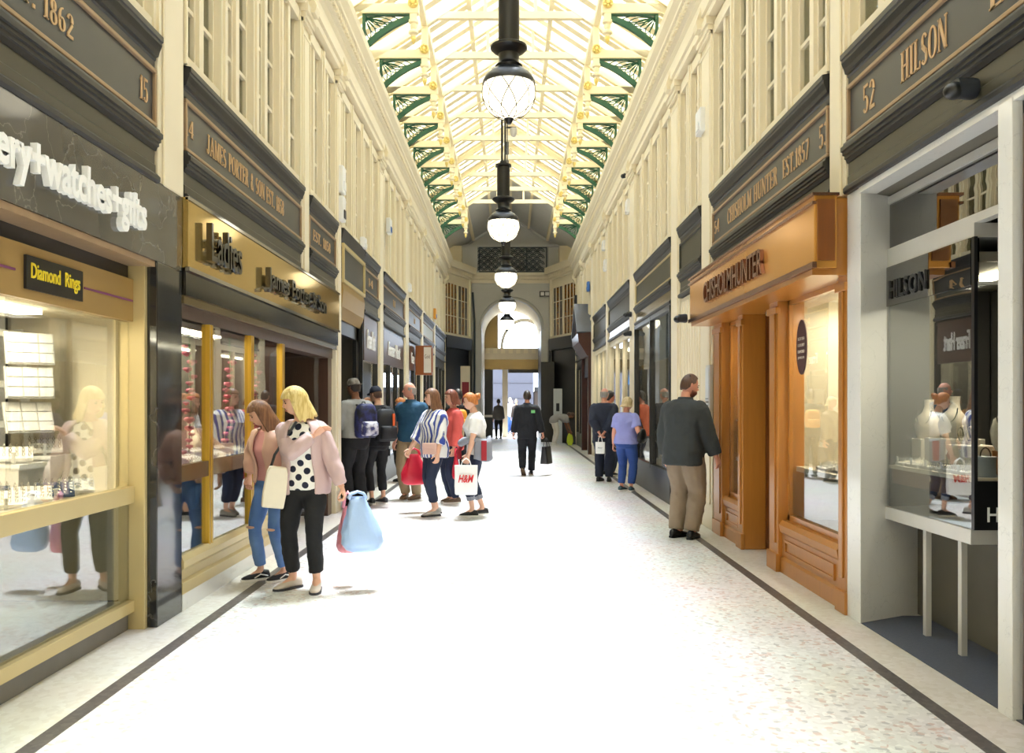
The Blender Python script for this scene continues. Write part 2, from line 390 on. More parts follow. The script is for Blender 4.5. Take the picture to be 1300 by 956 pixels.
def terrazzo(name, base, chips, scale, rough):
    m = bpy.data.materials.new(name); m.use_nodes = True; n, l = m.node_tree.nodes, m.node_tree.links
    b = n['Principled BSDF']; b.inputs['Roughness'].default_value = rough
    tc = n.new('ShaderNodeTexCoord'); v = n.new('ShaderNodeTexVoronoi'); v.inputs['Scale'].default_value = scale
    l.new(tc.outputs['Object'], v.inputs['Vector'])
    sp = n.new('ShaderNodeSeparateColor'); l.new(v.outputs['Color'], sp.inputs[0])
    rp = n.new('ShaderNodeValToRGB'); e = rp.color_ramp; e.interpolation = 'CONSTANT'
    e.elements[0].position = 0; e.elements[0].color = lin(base); e.elements[1].position = chips[0][0]; e.elements[1].color = lin(chips[0][1])
    for p, c in chips[1:]:
        q = e.elements.new(p); q.color = lin(c)
    l.new(sp.outputs[0], rp.inputs[0])
    no = n.new('ShaderNodeTexNoise'); no.inputs['Scale'].default_value = .8; l.new(tc.outputs['Object'], no.inputs['Vector'])
    mx = n.new('ShaderNodeMix'); mx.data_type = 'RGBA'; mx.blend_type = 'MULTIPLY'; mx.inputs[0].default_value = .25
    l.new(rp.outputs[0], mx.inputs[6]); l.new(no.outputs['Color'], mx.inputs[7]); l.new(mx.outputs[2], b.inputs['Base Color'])
    MATS[name] = m
terrazzo('terrazzo', '#e4e2e0', [(.45, '#dad7d4'), (.66, '#eeecea'), (.84, '#cfb9b0'), (.91, '#bdbab9'), (.95, '#dccac2')], 38, .32)
terrazzo('strip_stone', '#56504e', [(.5, '#615b58'), (.8, '#4c4746')], 40, .4)
terrazzo('border_stone', '#dcd6cb', [(.5, '#d6cfc3'), (.8, '#e0dbd2')], 30, .4)

# ---------------------------------------------------------------- the setting: floor
Y0, YE = -6.0, 31.0
fl = struct('floor')
MB().box(-2.04, 2.04, Y0, 38.2, -.2, 0).obj('terrazzo_field', 'terrazzo', fl)
for S in (-1, 1):
    a, b = sorted((S * 2.04, S * 2.13)); MB().box(a, b, Y0, 34, -.2, 0).obj('dark_strip', 'strip_stone', fl)
    a, b = sorted((S * 2.13, S * 4.2)); MB().box(a, b, Y0, 34, -.2, 0).obj('border', 'border_stone', fl)
MB().box(2.39, 4.2, 2.4, 6.0, 0, .006).obj('carpet', 'carpet_blue', fl)

# ---------------------------------------------------------------- side walls: upper storey, pilasters, cornice
BAYS = {-1: [(2.0, 5.74), (6.19, 9.70), (10.03, 11.6), (11.92, 15.35), (15.85, 19.1), (19.8, 22.6), (23.1, 26.3), (26.8, 30.9)],
        1: [(2.0, 6.03), (6.34, 10.03), (10.56, 11.98), (12.55, 16.2), (16.9, 20.6), (21.1, 24.3), (24.9, 27.5), (28.0, 30.9)]}
NWIN = [4, 4, 2, 4, 4, 3, 3, 3]
wk = 0
def sx(S, a, b): return (S * a, S * b) if S > 0 else (S * b, S * a)
def side_wall(S):
    global wk
    w = struct('wall_left' if S < 0 else 'wall_right')
    B = lambda b, a, c, y0, y1, z0, z1: b.box(*sx(S, a, c), y0, y1, z0, z1)
    b = MB(); B(b, 2.60, 2.7, Y0, YE + .3, 3.98, 5.96); b.obj('upper_room_wall', 'upper_room', w)
    b = MB(); B(b, 2.40, 2.9, Y0, YE, 3.86, 3.98); b.obj('upper_sill', 'cream', w)
    b = MB(); B(b, 2.42, 2.9, Y0, YE, 5.95, 6.05); B(b, 2.45, 2.9, Y0, YE + 2.6, 6.03, 7.6); b.obj('frieze_wall', 'cream', w)
    b = MB(); B(b, 2.42, 2.9, Y0, 2.0, 0, 6.0); b.obj('near_wall', 'cream', w)
    b = MB(); B(b, 3.9, 4.0, Y0, 38, 0, 3.95); b.obj('shop_back_wall', 'inside_grey', w)
    b = MB(); B(b, 2.9, 3.95, Y0, 38, 3.84, 3.92); b.obj('shop_ceiling', 'inside_grey', w)
    # pilasters stand between the bays
    ed = BAYS[S]
    for i in range(len(ed)):
        p0 = ed[i][1]; p1 = ed[i + 1][0] if i + 1 < len(ed) else YE
        zb = 2.98 if (i == 0 or (i == 1 and S < 0)) else 0.0
        b = MB(); B(b, 2.37, 2.92, p0, p1, zb, 5.86)
        B(b, 2.35, 2.37, p0 + .06, p1 - .06, max(zb, .3), 5.7)
        po = b.obj('pilaster', 'cream', w, bevel=.008)
        b = MB()
        for k, (dl, za, zc) in enumerate(((.015, 5.70, 5.74), (.03, 5.84, 5.88), (.05, 5.88, 5.94), (.075, 5.94, 6.03))):
            B(b, 2.36 - dl, 2.5, p0 - dl, p1 + dl, za, zc)
        b.obj('capital', 'cream', po)
        # small console bracket under the cornice
        b = MB(); ym = (p0 + p1) / 2
        prof = [(2.36, 5.98), (2.24, 5.98), (2.22, 6.06), (2.30, 6.30), (2.36, 6.32)]
        b.prism(prof, lambda u, v, t: (S * u, t, v), ym - .09, ym + .09); b.obj('console', 'cream', po)
    # cornice
    prof = [(2.47, 6.02), (2.31, 6.02), (2.31, 6.10), (2.28, 6.12), (2.28, 6.30), (2.25, 6.34), (2.25, 6.38), (2.2, 6.40), (2.2, 6.5), (2.15, 6.53), (2.15, 6.58), (2.09, 6.66), (2.08, 6.76), (2.47, 6.78)]
    b = MB(); b.prism(prof, lambda u, v, t: (S * u, t, v), Y0, YE); cn = b.obj('cornice', 'cream', w)
    b = MB(); y = 4.0
    while y < YE - .1: B(b, 2.165, 2.21, y, y + .05, 6.41, 6.49); y += .1
    tag(b.obj('dentils', 'cream', cn), kind='stuff')
    # casement windows
    for bi, (y0, y1) in enumerate(ed):
        n = NWIN[bi]
        if bi == 0: y0 = 2.0
        ww = (y1 - y0) / n
        for k in range(n):
            a, c = y0 + k * ww, y0 + (k + 1) * ww
            if c < 2.6: continue
            wk += 1
            wd = struct('window_%d' % wk, (S * 2.4, (a + c) / 2, 3.95))
            b = MB(); e = .075
            B(b, 2.37, 2.56, a, a + e, 3.97, 5.96); B(b, 2.37, 2.56, c - e, c, 3.97, 5.96)
            B(b, 2.38, 2.56, a + e, c - e, 3.97, 4.06); B(b, 2.38, 2.56, a + e, c - e, 5.82, 5.96)
            B(b, 2.35, 2.38, a, a + .03, 3.97, 5.96); B(b, 2.35, 2.38, c - .03, c, 3.97, 5.96)
            b.obj('frame', 'cream', wd)
            m = (a + c) / 2; b = MB(); B(b, 2.40, 2.52, m - .045, m + .045, 4.06, 5.82); b.obj('mullion', 'cream', wd)
            b = MB()
            for q in (a + e, m - .075, m + .045, c - e - .03): B(b, 2.43, 2.5, q, q + .03, 4.06, 5.82)
            for z in (4.48, 4.94, 5.40): B(b, 2.435, 2.5, a + e, c - e, z - .017, z + .017)
            tag(b.obj('glazing_bars', 'cream', wd), kind='stuff')
            for q0, q1 in ((a + e, m - .045), (m + .045, c - e)):
                zs = [(4.06, 4.48), (4.48, 4.94), (4.94, 5.40), (5.40, 5.82)] if bi in (0, 1) else [(4.06, 5.82)]
                for z0, z1 in zs: b = MB(); B(b, 2.463, 2.469, q0, q1, z0, z1); b.obj('pane', 'dark_glass', wd)
for S in (-1, 1): side_wall(S)

# unseen wall closing the arcade behind the camera, added to block sky light
wb_ = struct('wall_back'); MB().box(-4, 4, Y0 - .2, Y0, -.2, 9.2).obj('wall_panel', 'cream', wb_)

# ---------------------------------------------------------------- roof
EL, EZ, RZ = 2.5, 7.45, 9.08
SL = (RZ - EZ) / EL
roof = struct('ceiling')
YG = 28.6
proto = None; n = 0; y = Y0
step = .43
while y < YG:
    for S in (-1, 1):
        if proto is None:
            pb = MB().obox((EL, 0, EZ), (0, 0, RZ), .13, .2, up=(0, 1, 0)).mesh('glazing_bar')
            # obox: w lies across, h along the up vector
            pb.materials.append(MATS['cream_roof'])
            pm = MB(); pm.add([(EL, .0, EZ + .07), (0, .03, RZ + .07), (0, step - .03, RZ + .07), (EL, step - .03, EZ + .07)], [(0, 1, 2, 3)])
            gp = pm.mesh('pane'); gp.materials.append(MATS['roof_glass']); proto = True
            lb = MB().obox((EL, step / 2, EZ + .02), (1.5, step / 2, EZ + (EL - 1.5) * SL + .02), .03, step - .235, up=(0, 1, 0)).mesh('frosted_pane'); lb.materials.append(MATS['frosted_pane'])
        for nm, me in (('glazing_bar', pb), ('roof_pane', gp), ('frosted_pane', lb)):
            o = bpy.data.objects.new(nm, me); COL.objects.link(o); o.parent = roof; o.location = (0, y, 0); o.scale = (S, 1, 1)
    y += step
for S in (-1, 1):
    for L, hh, ww in ((1.465, .14, .1), (.72, .1, .08)):
        MB().box(*sx(S, L - ww / 2, L + ww / 2), Y0, 33.8, EZ + (EL - L) * SL - .2, EZ + (EL - L) * SL - .2 + hh).obj('purlin', 'cream_roof', roof)
    MB().box(*sx(S, 2.4, 2.6), Y0, 33.8, EZ - .12, EZ + .06).obj('wall_plate', 'cream_roof', roof)
    b = MB(); b.add([(S * EL, YG, EZ + .02), (0, YG, RZ + .02), (0, 34.4, RZ + .02), (S * EL, 34.4, EZ + .02)], [(0, 1, 2, 3)])
    o = b.obj('boarded_slope', 'shade_grey', roof); md = o.modifiers.new('s', 'SOLIDIFY'); md.thickness = .06
MB().box(-.15, .06, Y0, 33.8, RZ - .16, RZ + .02).obj('ridge_beam', 'cream_roof', roof)

# ---------------------------------------------------------------- roof trusses
def make_truss(y, label):
    t = thing('roof_truss', label, 'roof truss', (0, y, 7.0), 0, 'roof trusses of the glass vault')
    loc = lambda b: b.xf(Matrix.Translation((0, 0, -7.0)))
    for S in (-1, 1):
        loc(MB().box(*sx(S, 1.38, 2.5), -.055, .055, 7.38, 7.53)).obj('hammer_beam', 'cream_roof', t, local=True, bevel=.012)
        loc(MB().box(*sx(S, 1.41, 1.52), -.047, .047, 7.28, 8.14)).obj('post', 'cream_roof', t, local=True, bevel=.01)
        loc(MB().obox((S * EL, 0, EZ - .12), (0, 0, RZ - .12), .16, .11, up=(0, 1, 0))).obj('rafter', 'cream_roof', t, local=True)
        loc(MB().box(*sx(S, .40, .46), -.03, .03, 8.1, 8.78)).obj('queen_post', 'cream_roof', t, local=True)
        # green spandrel bracket with a fan of petals
        b = MB(); N = 14
        bz = lambda q: ((1 - q) ** 2 * 1.5 + 2 * q * (1 - q) * 1.86 + q * q * 2.2, (1 - q) ** 2 * 7.36 + 2 * q * (1 - q) * 7.28 + q * q * 6.93)
        A = [bz(i / N) for i in range(N + 1)]
        Bp = [(u - .035 * (i / N), v - .07 - .02 * math.sin(math.pi * i / N)) for i, (u, v) in enumerate(A)]
        for i in range(N):
            b.prism([A[i], A[i + 1], Bp[i + 1], Bp[i]], lambda u, v, d: (S * u, d, v), -.03, .03)
        b.prism([(1.5, 7.38), (2.22, 7.38), (2.22, 7.357), (1.5, 7.357)], lambda u, v, d: (S * u, d, v), -.03, .03)
        b.prism([(2.19, 7.38), (2.235, 7.38), (2.235, 6.88), (2.19, 6.88)], lambda u, v, d: (S * u, d, v), -.03, .03)
        br = loc(b).obj('bracket', 'green_iron', t, local=True)
        b = MB(); cx, cz = 2.2, 7.33
        for k in range(6):
            ex_, ez_ = bz(.26 + .125 * k); a = math.atan2(ez_ - cz, ex_ - cx); ln = math.hypot(ez_ - cz, ex_ - cx)
            d = Vector((math.cos(a), math.sin(a))); nrm = Vector((-d.y, d.x)); pts = []
            for i in range(9):
                q = i / 8.0; wv = (.014 + .075 * ln) * math.sin(math.pi * q ** 1.5); pts.append((q * ln, wv))
            for sgn in (1, -1):
                P = [(cx + d.x * u + nrm.x * w * sgn, cz + d.y * u + nrm.y * w * sgn) for u, w in pts]
                b.tube([(S * p[0], 0, p[1]) for p in P], .0085, 4)
        b.ell((S * cx, 0, cz), (.035, .03, .035), 8, 6)
        tag(loc(b).obj('tracery', 'green_iron', br, local=True), kind='stuff')
        # gilt rosette and turned pendant
        b = MB(); Mx = Matrix.Rotation(R(90), 3, 'X')
        b.lathe([(0, .055), (.03, .05), (.04, .03), (.055, .04), (.075, .03), (.08, 0), (.08, -.02), (0, -.02)], (S * 1.465, -.06, 7.53), 18, Mx)
        for k in range(8):
            a = R(45 * k); b.ell((S * 1.465 + .055 * math.cos(a), -.1, 7.53 + .055 * math.sin(a)), (.02, .015, .02), 6, 4)
        loc(b).obj('rosette', 'gilt', t, local=True, smooth=True)
        b = MB().lathe([(.05, 7.3), (.075, 7.29), (.075, 7.25), (.045, 7.23), (.055, 7.2), (.035, 7.15), (.075, 7.12), (.075, 7.09), (.04, 7.07), (.04, 7.04)], (S * 1.465, 0, 0), 14)
        p = loc(b).obj('pendant', 'cream_roof', t, local=True, smooth=True)
        b = MB().lathe([(.03, 7.05), (.042, 7.02), (.03, 6.98), (.008, 6.93), (0, 6.92)], (S * 1.465, 0, 0), 12)
        loc(b).obj('gilt_tip', 'gilt', p, local=True, smooth=True)
    loc(MB().box(-1.46, 1.46, -.05, .05, 8.06, 8.18)).obj('collar_beam', 'cream_roof', t, local=True)
    return t
ORD = ['nearest', 'second', 'third', 'fourth', 'fifth', 'sixth', 'seventh', 'eighth', 'ninth', 'farthest']
TY = [12.9 + 1.68 * i for i in range(10)]
tr0 = make_truss(TY[0], 'cream roof truss with green fan brackets and gilt rosettes, nearest one in view')
for i in range(1, 10): dup(tr0, None, (0, TY[i], 7.0), 'cream roof truss with green fan brackets and gilt rosettes, %s of ten from the camera' % ORD[i])
ORD9 = ['first', 'second', 'third', 'fourth', 'fifth', 'sixth', 'seventh', 'eighth', 'ninth', 'tenth']
for i in range(1, 11): dup(tr0, None, (0, TY[0] - 1.68 * i, 7.0), 'cream roof truss overhead, %s one nearer than those in view' % ORD9[i - 1])

# ---------------------------------------------------------------- hanging globe lamps
def make_lamp(x, y, z, label):
    t = thing('globe_lamp', label, 'lamp', (x, y, z), 0, 'globe lamps hanging down the middle of the arcade')
    r = .25
    MB().lathe([(r * math.cos(R(a)), r * math.sin(R(a))) for a in range(-90, 21, 6)] + [(.23, .09), (0, .09)], n=28).obj('globe', 'globe', t, smooth=2, local=True)
    b = MB()
    for k in range(8):
        for s in (1, -1):
            pts = []
            for i in range(13):
                el = R(-78 + 98 * i / 12); az = R(45 * k + s * 62 * i / 12)
                pts.append(((r + .003) * math.cos(el) * math.cos(az), (r + .003) * math.cos(el) * math.sin(az), (r + .003) * math.sin(el)))
            b.tube(pts, .0045, 4)
    tag(b.obj('cage', 'cage', t, local=True), kind='stuff')
    MB().lathe([(.252, .07), (.25, .10), (.22, .155), (.17, .2), (.13, .225), (.1, .235), (.1, .2), (.2, .1), (.24, .07)], n=28).obj('dome_cap', 'iron_black', t, smooth=True, local=True)
    MB().lathe([(.12, .225), (.13, .25), (.11, .265), (.095, .3), (.1, .36), (.15, .39), (.175, .415), (.175, .435), (.15, .45), (.1, .455)], n=24).obj('collar', 'iron_black', t, smooth=True, local=True)
    MB().lathe([(.1, .44), (.1, .93), (.125, .935), (.125, .965), (.06, .97), (.055, 1.02), (0, 1.02)], n=24).obj('drum', 'iron_black', t, smooth=True, local=True)
    MB().tube([(-.022, 0, 1.0), (-.022, 0, 8.94 - z)], .018, 8).obj('rod', 'iron_black', t, local=True)
    MB().tube([(.03, 0, 1.0), (.03, 0, 8.94 - z)], .012, 8).obj('conduit', 'iron_black', t, local=True)
    MB().lathe([(.02, -.30), (.035, -.275), (.05, -.25), (.03, -.24)], n=12).obj('finial', 'iron_black', t, smooth=True, local=True)
    return t
LAMPS = [(-.015, 8.1, 4.45), (-.11, 13.4, 4.28), (-.1, 18.8, 4.24), (-.09, 24.2, 4.27), (-.12, 29.4, 4.25)]
lw = ['nearest and largest of the row', 'second from the camera', 'third from the camera', 'fourth from the camera', 'farthest, in front of the end arch']
l0 = make_lamp(*LAMPS[0], 'lit globe lamp with black dome on a thick post, ' + lw[0])
l1 = make_lamp(*LAMPS[1], 'lit globe lamp with black dome on a rod, ' + lw[1])
for i in range(2, 5): dup(l1, None, (LAMPS[i][0], LAMPS[i][1], LAMPS[1][2]), 'lit globe lamp with black dome on a rod, ' + lw[i])
# a small camera dome on the second lamp's rod
cd = thing('security_camera', 'small dome camera on the rod of the second lamp', 'camera', (-.11, 13.4, 5.78))
MB().box(.045, .2, -.02, .02, .04, .06).obj('arm', 'iron_black', cd, local=True)
MB().lathe([(0, -.1), (.04, -.08), (.055, -.03), (.055, .04), (0, .04)], (.16, 0, 0), 14).obj('dome', 'steel', cd, smooth=True, local=True)
# ---------------------------------------------------------------- black fascias over the shops
def BX(S):
    return lambda b, a, c, y0, y1, z0, z1: b.box(*sx(S, a, c), y0, y1, z0, z1)
def PR(S): return lambda u, v, t: (S * u, t, v)
def fascia(S, y0, y1, label, panel='panel_grey', texts=(), frieze='olive_frieze', trim='bronze_trim', body='black_paint', z0=3.0):
    t = thing('shop_fascia', label, 'shop fascia', (S * 2.4, (y0 + y1) / 2, z0), 0, 'shop fascias along the arcade')
    p = PR(S); B = BX(S); a, c = y0 + .01, y1 - .01
    MB().prism([(2.5, 3.735), (2.385, 3.735), (2.385, 3.79), (2.375, 3.80), (2.375, 3.815), (2.36, 3.82), (2.352, 3.85), (2.335, 3.89), (2.335, 3.91), (2.325, 3.915), (2.325, 3.95), (2.5, 3.985)], p, a - .01, c + .01).obj('crown_moulding', body, t)
    MB().prism([(2.5, 3.34), (2.385, 3.34), (2.385, 3.75), (2.5, 3.75)], p, a, c).obj('panel', panel, t)
    b = MB(); w = .028
    for (u0, u1, v0, v1) in ((a, c, 3.345, 3.345 + w), (a, c, 3.70, 3.70 + w), (a, a + w, 3.345 + w, 3.70), (c - w, c, 3.345 + w, 3.70)):
        B(b, 2.362, 2.39, u0, u1, v0, v1)
    b.obj('panel_frame', trim, t, bevel=.006)
    MB().prism([(2.5, 3.19), (2.375, 3.19), (2.365, 3.215), (2.355, 3.22), (2.355, 3.24), (2.342, 3.245), (2.342, 3.265), (2.328, 3.27), (2.328, 3.30), (2.345, 3.31), (2.35, 3.33), (2.385, 3.345), (2.5, 3.345)], p, a - .01, c + .01).obj('lower_moulding', body, t)
    MB().prism([(2.5, 3.02), (2.375, 3.02), (2.375, 3.09), (2.382, 3.10), (2.382, 3.2), (2.5, 3.2)], p, a, c).obj('frieze', frieze, t)
    MB().prism([(2.5, 2.97), (2.352, 2.97), (2.342, 2.985), (2.342, 3.01), (2.36, 3.03), (2.5, 3.03)], p, a, c).obj('bead', body, t)
    u = (0, -S, 0)
    for s, ys, ye, h in texts:     # ys = where reading starts
        serif('lettering', s, 'sign_gilt', t, (S * 2.384, ys, 3.54 - h / 2), u, (0, 0, 1), abs(ye - ys), h)
    return t
fascia(-1, 1.6, 5.72, 'black fascia with gilt number 15 and year 1862, nearest on the left', texts=[('EST. 1862', 3.98, 4.66, .13), ('15', 5.48, 5.61, .155)])
fascia(-1, 6.21, 9.69, 'black fascia with gilt JAMES PORTER lettering above the gold sign', texts=[('14', 6.12 + .12, 6.42, .13), ('JAMES PORTER & SON EST. 1858', 6.69, 8.97, .155)])
fascia(-1, 10.05, 11.59, 'short black fascia with faded gilt lettering beside the JAMES PORTER fascia', texts=[('EST. 1858', 10.3, 11.3, .13)])
fascia(-1, 13.75, 15.33, 'grey fascia panel right of the gold-framed board, left wall', texts=[('14', 14.3, 14.8, .14)])
fascia(-1, 15.87, 19.08, 'long weathered grey fascia above the second brown shop sign, left wall', texts=[('11', 17.3, 17.7, .14)])
fascia(-1, 19.82, 22.58, 'weathered grey fascia above the hanging wooden sign box, left wall', texts=[('10', 21.0, 21.4, .14)])
fascia(-1, 23.12, 26.28, 'black fascia with two pale panels far down the left wall', panel='frosted')
fascia(-1, 26.82, 30.9, 'plain black fascia at the far end of the left wall', panel='black_paint', trim='black_paint')
fascia(1, 1.6, 6.02, 'black fascia with gilt HILSON lettering and number 52', texts=[('52', 5.76, 5.56, .19), ('HILSON', 5.2, 4.64, .185), ('EST.', 4.24, 3.8, .185)])
fascia(1, 6.36, 10.02, 'black fascia with gilt CHISHOLM HUNTER lettering above the copper sign', texts=[('53', 6.58, 6.38, .18), ('EST.1857', 7.46, 6.8, .165), ('CHISHOLM HUNTER', 9.36, 7.6, .17), ('54', 9.95, 9.72, .15)])
fascia(1, 10.58, 11.96, 'short olive-grey fascia with plain panel between two cream pilasters, right wall', panel='olive_frieze', trim='olive_frieze')
fascia(1, 12.57, 16.18, 'black fascia with olive panel and brass frieze above the black shop window', panel='olive_frieze', frieze='bronze_panel', trim='gold_paint')
fascia(1, 16.92, 20.58, 'grey-brown fascia with brass frieze above the glass shop door, right wall', panel='olive_frieze', frieze='bronze_panel', trim='olive_frieze')
fascia(1, 21.12, 24.28, 'plain grey-brown fascia beside the gabled hood, right wall', panel='olive_frieze', trim='olive_frieze')
fascia(1, 28.02, 30.9, 'plain black fascia at the far end of the right wall', panel='black_paint', trim='black_paint')

# lights used inside the displays: a strip lamp fitting with an area light in it
def strip_lamp(x0, x1, y0, y1, z, power, parent, col=(1, .9, .72)):
    b = MB().box(x0, x1, y0, y1, z, z + .03); b.obj('strip_light', 'lamp_glow', parent)
    l = bpy.data.lights.new('display_light', 'AREA'); l.shape = 'RECTANGLE'; l.size = x1 - x0; l.size_y = y1 - y0; l.energy = power; l.color = col
    o = bpy.data.objects.new('display_light', l); COL.objects.link(o); o.location = ((x0 + x1) / 2, (y0 + y1) / 2, z - .02)

# ---------------------------------------------------------------- left: gold-framed ring shop with marble fascia
S = -1; B = BX(S); P = PR(S)
t = thing('shopfront', 'gold-framed ring shop window with dark marble surround, nearest on the left', 'shopfront', (-2.5, 4.0, 0))
b = MB(); B(b, 2.36, 2.7, 1.5, 6.13, 2.45, 2.985); m_ = b.obj('marble_fascia', 'dark_marble', t)
b = MB(); B(b, 2.36, 2.75, 5.70, 6.13, 0, 2.45); b.obj('marble_pillar', 'black_marble', t, bevel=.006)
b = MB(); B(b, 2.37, 2.7, 1.5, 5.69, 2.41, 2.448); b.obj('fascia_trim', 'bronze_trim', t)
b = MB(); B(b, 2.42, 2.6, 1.5, 5.69, 2.435, 2.45); B(b, 2.55, 3.6, 1.5, 5.69, 2.44, 2.46); b.objs('soffit', 'white_paint', t)
b = MB(); B(b, 2.535, 2.57, 1.5, 5.66, 2.32, 2.44); b.objs('head_recess', 'sign_black', t)
b = MB(); B(b, 2.425, 2.6, 5.655, 5.70, 0, 2.43); b.obj('jamb', 'gold_paint', t, bevel=.004)
b = MB(); B(b, 2.50, 2.56, 1.5, 5.655, 2.04, 2.32); hd = b.obj('header', 'gold_header', t)
b = MB(); B(b, 2.494, 2.5, 5.0, 5.64, 2.170, 2.182); B(b, 2.494, 2.5, 1.5, 4.3, 2.170, 2.182); b.objs('stripe', 'purple_line', hd)
b = MB(); B(b, 2.485, 2.5, 4.38, 4.96, 2.09, 2.265); sg = b.obj('ring_sign', 'sign_black', hd)
sans('lettering', 'Diamond  Rings', 'sign_yellow', sg, (-2.484, 4.42, 2.125), (0, 1, 0), (0, 0, 1), .50, .105, .004, bold=.012)
b = MB(); B(b, 2.49, 2.56, 1.5, 5.655, .84, .95); b.obj('middle_rail', 'gold_paint', t, bevel=.004)
b = MB(); B(b, 2.49, 2.56, 1.5, 5.655, .12, .195); b.obj('bottom_rail', 'gold_paint', t, bevel=.004)
b = MB(); B(b, 2.535, 2.6, 1.5, 5.655, 0, .12); b.obj('plinth', 'grey_stone', t)
b = MB(); B(b, 2.528, 2.534, 1.5, 5.655, .95, 2.04); b.obj('upper_pane', 'shop_glass', t)
b = MB(); B(b, 2.528, 2.534, 1.5, 5.655, .195, .84); b.obj('lower_pane', 'shop_glass', t)
sans('lettering', 'jewellery+watches+gifts', 'white_letter', m_, (-2.36, 3.34, 2.535), (0, 1, 0), (0, 0, 1), 2.12, .275, .035, bold=.03, split=True)
# inside
b = MB(); B(b, 2.57, 3.35, 1.5, 5.64, .90, .93); b.objs('display_floor', 'table_cream', t)
b = MB(); B(b, 3.35, 3.40, 1.5, 5.66, .2, 2.44); b.obj('back_wall', 'inside_cream', t)
b = MB(); B(b, 2.6, 3.38, 5.62, 5.66, .2, 2.44); b.objs('side_wall', 'inside_cream', t)
b = MB(); B(b, 2.57, 3.38, 1.5, 5.64, 2.06, 2.09); b.objs('display_ceiling', 'inside_cream', t)
b = MB(); B(b, 2.58, 3.38, 1.5, 5.64, .13, .19); b.obj('lower_floor', 'table_cream', t)
strip_lamp(-2.95, -2.8, 3.0, 5.1, 2.03, 30, t)
b = MB(); B(b, 3.24, 3.345, 4.95, 5.5, .94, 2.05); b.obj('back_panel', 'inside_dark', t)
# stepladder stand carrying trays
ld = thing('display_ladder', 'white ladder stand behind the ring trays in the gold-framed window', 'display stand', (-3.1, 5.35, .93))
for y in (5.13, 5.55):
    MB().obox((-3.1, y, .93), (-3.2, y, 1.98), .03, .045).obj('rail', 'white_paint', ld)
for z in (1.1, 1.35, 1.6, 1.92): MB().box(-3.18, -3.15, 5.13, 5.55, z, z + .04).obj('rung', 'white_paint', ld)
for k, z in enumerate((1.74, 1.53, 1.32)):
    tr = thing('jewellery_tray', 'cream compartment tray of rings on the ladder stand, %s of three' % ['top', 'middle', 'bottom'][k], 'tray', (-2.95, 5.25, z), 0, 'ring trays on the ladder stand')
    M = Matrix.Translation((-2.95, 5.25, z)) @ Matrix.Rotation(R(-42), 4, 'Z') @ Matrix.Rotation(R(-10 if k < 2 else -20), 4, 'Y')
    MB().box(-.015, 0, -.14, .14, 0, .2, M).obj('backing', 'steel', tr)
    for c in range(3):
        for q in range(3):
            MB().box(.0, .012, -.13 + .09 * c, -.05 + .09 * c, .01 + .063 * q, .066 + .063 * q, M).obj('compartment', 'pad_white', tr)
# ring stands: sloped pads with rings
def ring_pad(x, y, z, rz, mcol, rows, label, w=.2, d=.14, tilt=28, nm='ring_pad', grp='sloped ring pads in the gold-framed window'):
    t = thing(nm, label, 'ring display', (x, y, z), 0, grp)
    M = Matrix.Translation((x, y, z)) @ Matrix.Rotation(rz, 4, 'Z') @ Matrix.Rotation(R(tilt), 4, 'X')
    MB().box(-w / 2, w / 2, -d / 2, d / 2, .0, .018, M).obj('pad', mcol, t)
    b = MB()
    for i in range(rows):
        for j in range(6):
            c = M @ Vector((-w / 2 + w * (j + .5) / 6, -d / 2 + d * (i + .5) / rows, .02))
            b.tube([c + Vector((0, 0, -.002)) + Vector((.008 * math.cos(R(a)), 0, .014 + .012 * math.sin(R(a)))) for a in range(-90, 271, 60)], .0022, 4)
            b.ell(c + Vector((0, 0, .029)), (.004, .004, .004), 5, 4)
    tag(b.obj('rings', 'jewel', t), kind='stuff')
    MB().box(-.01, .01, -d / 2, -d / 2 + .008, -.03, .06, M).obj('price_card', 'white_paint', t)
OR2 = ['first'] + ORD[1:]
k = 0
for i in range(5):
    for j in range(2):
        k += 1
        ring_pad(-2.72 - .24 * j, 4.35 + .25 * i, .975, R(30), 'pad_navy' if (i + j) % 3 == 0 else 'pad_white', 4,
                 '%s ring pad, %s from the near end, %s row in the gold-framed window' % ('navy' if (i + j) % 3 == 0 else 'white', OR2[i], 'front' if j == 0 else 'back'))
for i, (y, z) in enumerate(((5.1, 1.14), (5.44, 1.17))):
    rs = thing('display_riser', 'white box riser carrying a ring pad, %s one in the gold-framed window' % ['nearer', 'farther'][i], 'riser', (-2.98, y, .93))
    MB().box(-3.08, -2.86, y - .14, y + .14, .93, z - .02).obj('box', 'pad_white', rs, bevel=.004)
    MB().box(-3.09, -2.85, y - .15, y + .15, z - .02, z).obj('top', 'white_paint', rs)
    ring_pad(-2.97, y, z + .05, R(30), 'pad_white', 3, 'white ring pad on top of the %s box riser' % ['nearer', 'farther'][i])
pc = thing('photo_card', 'leaning photo card behind the ring pads, gold-framed window', 'card', (-3.14, 4.92, .93))
MB().box(-.005, .005, -.1, .1, 0, .26, Matrix.Translation((-3.14, 4.92, .95)) @ Matrix.Rotation(R(-12), 4, 'Y')).obj('card', 'brown_board', pc)

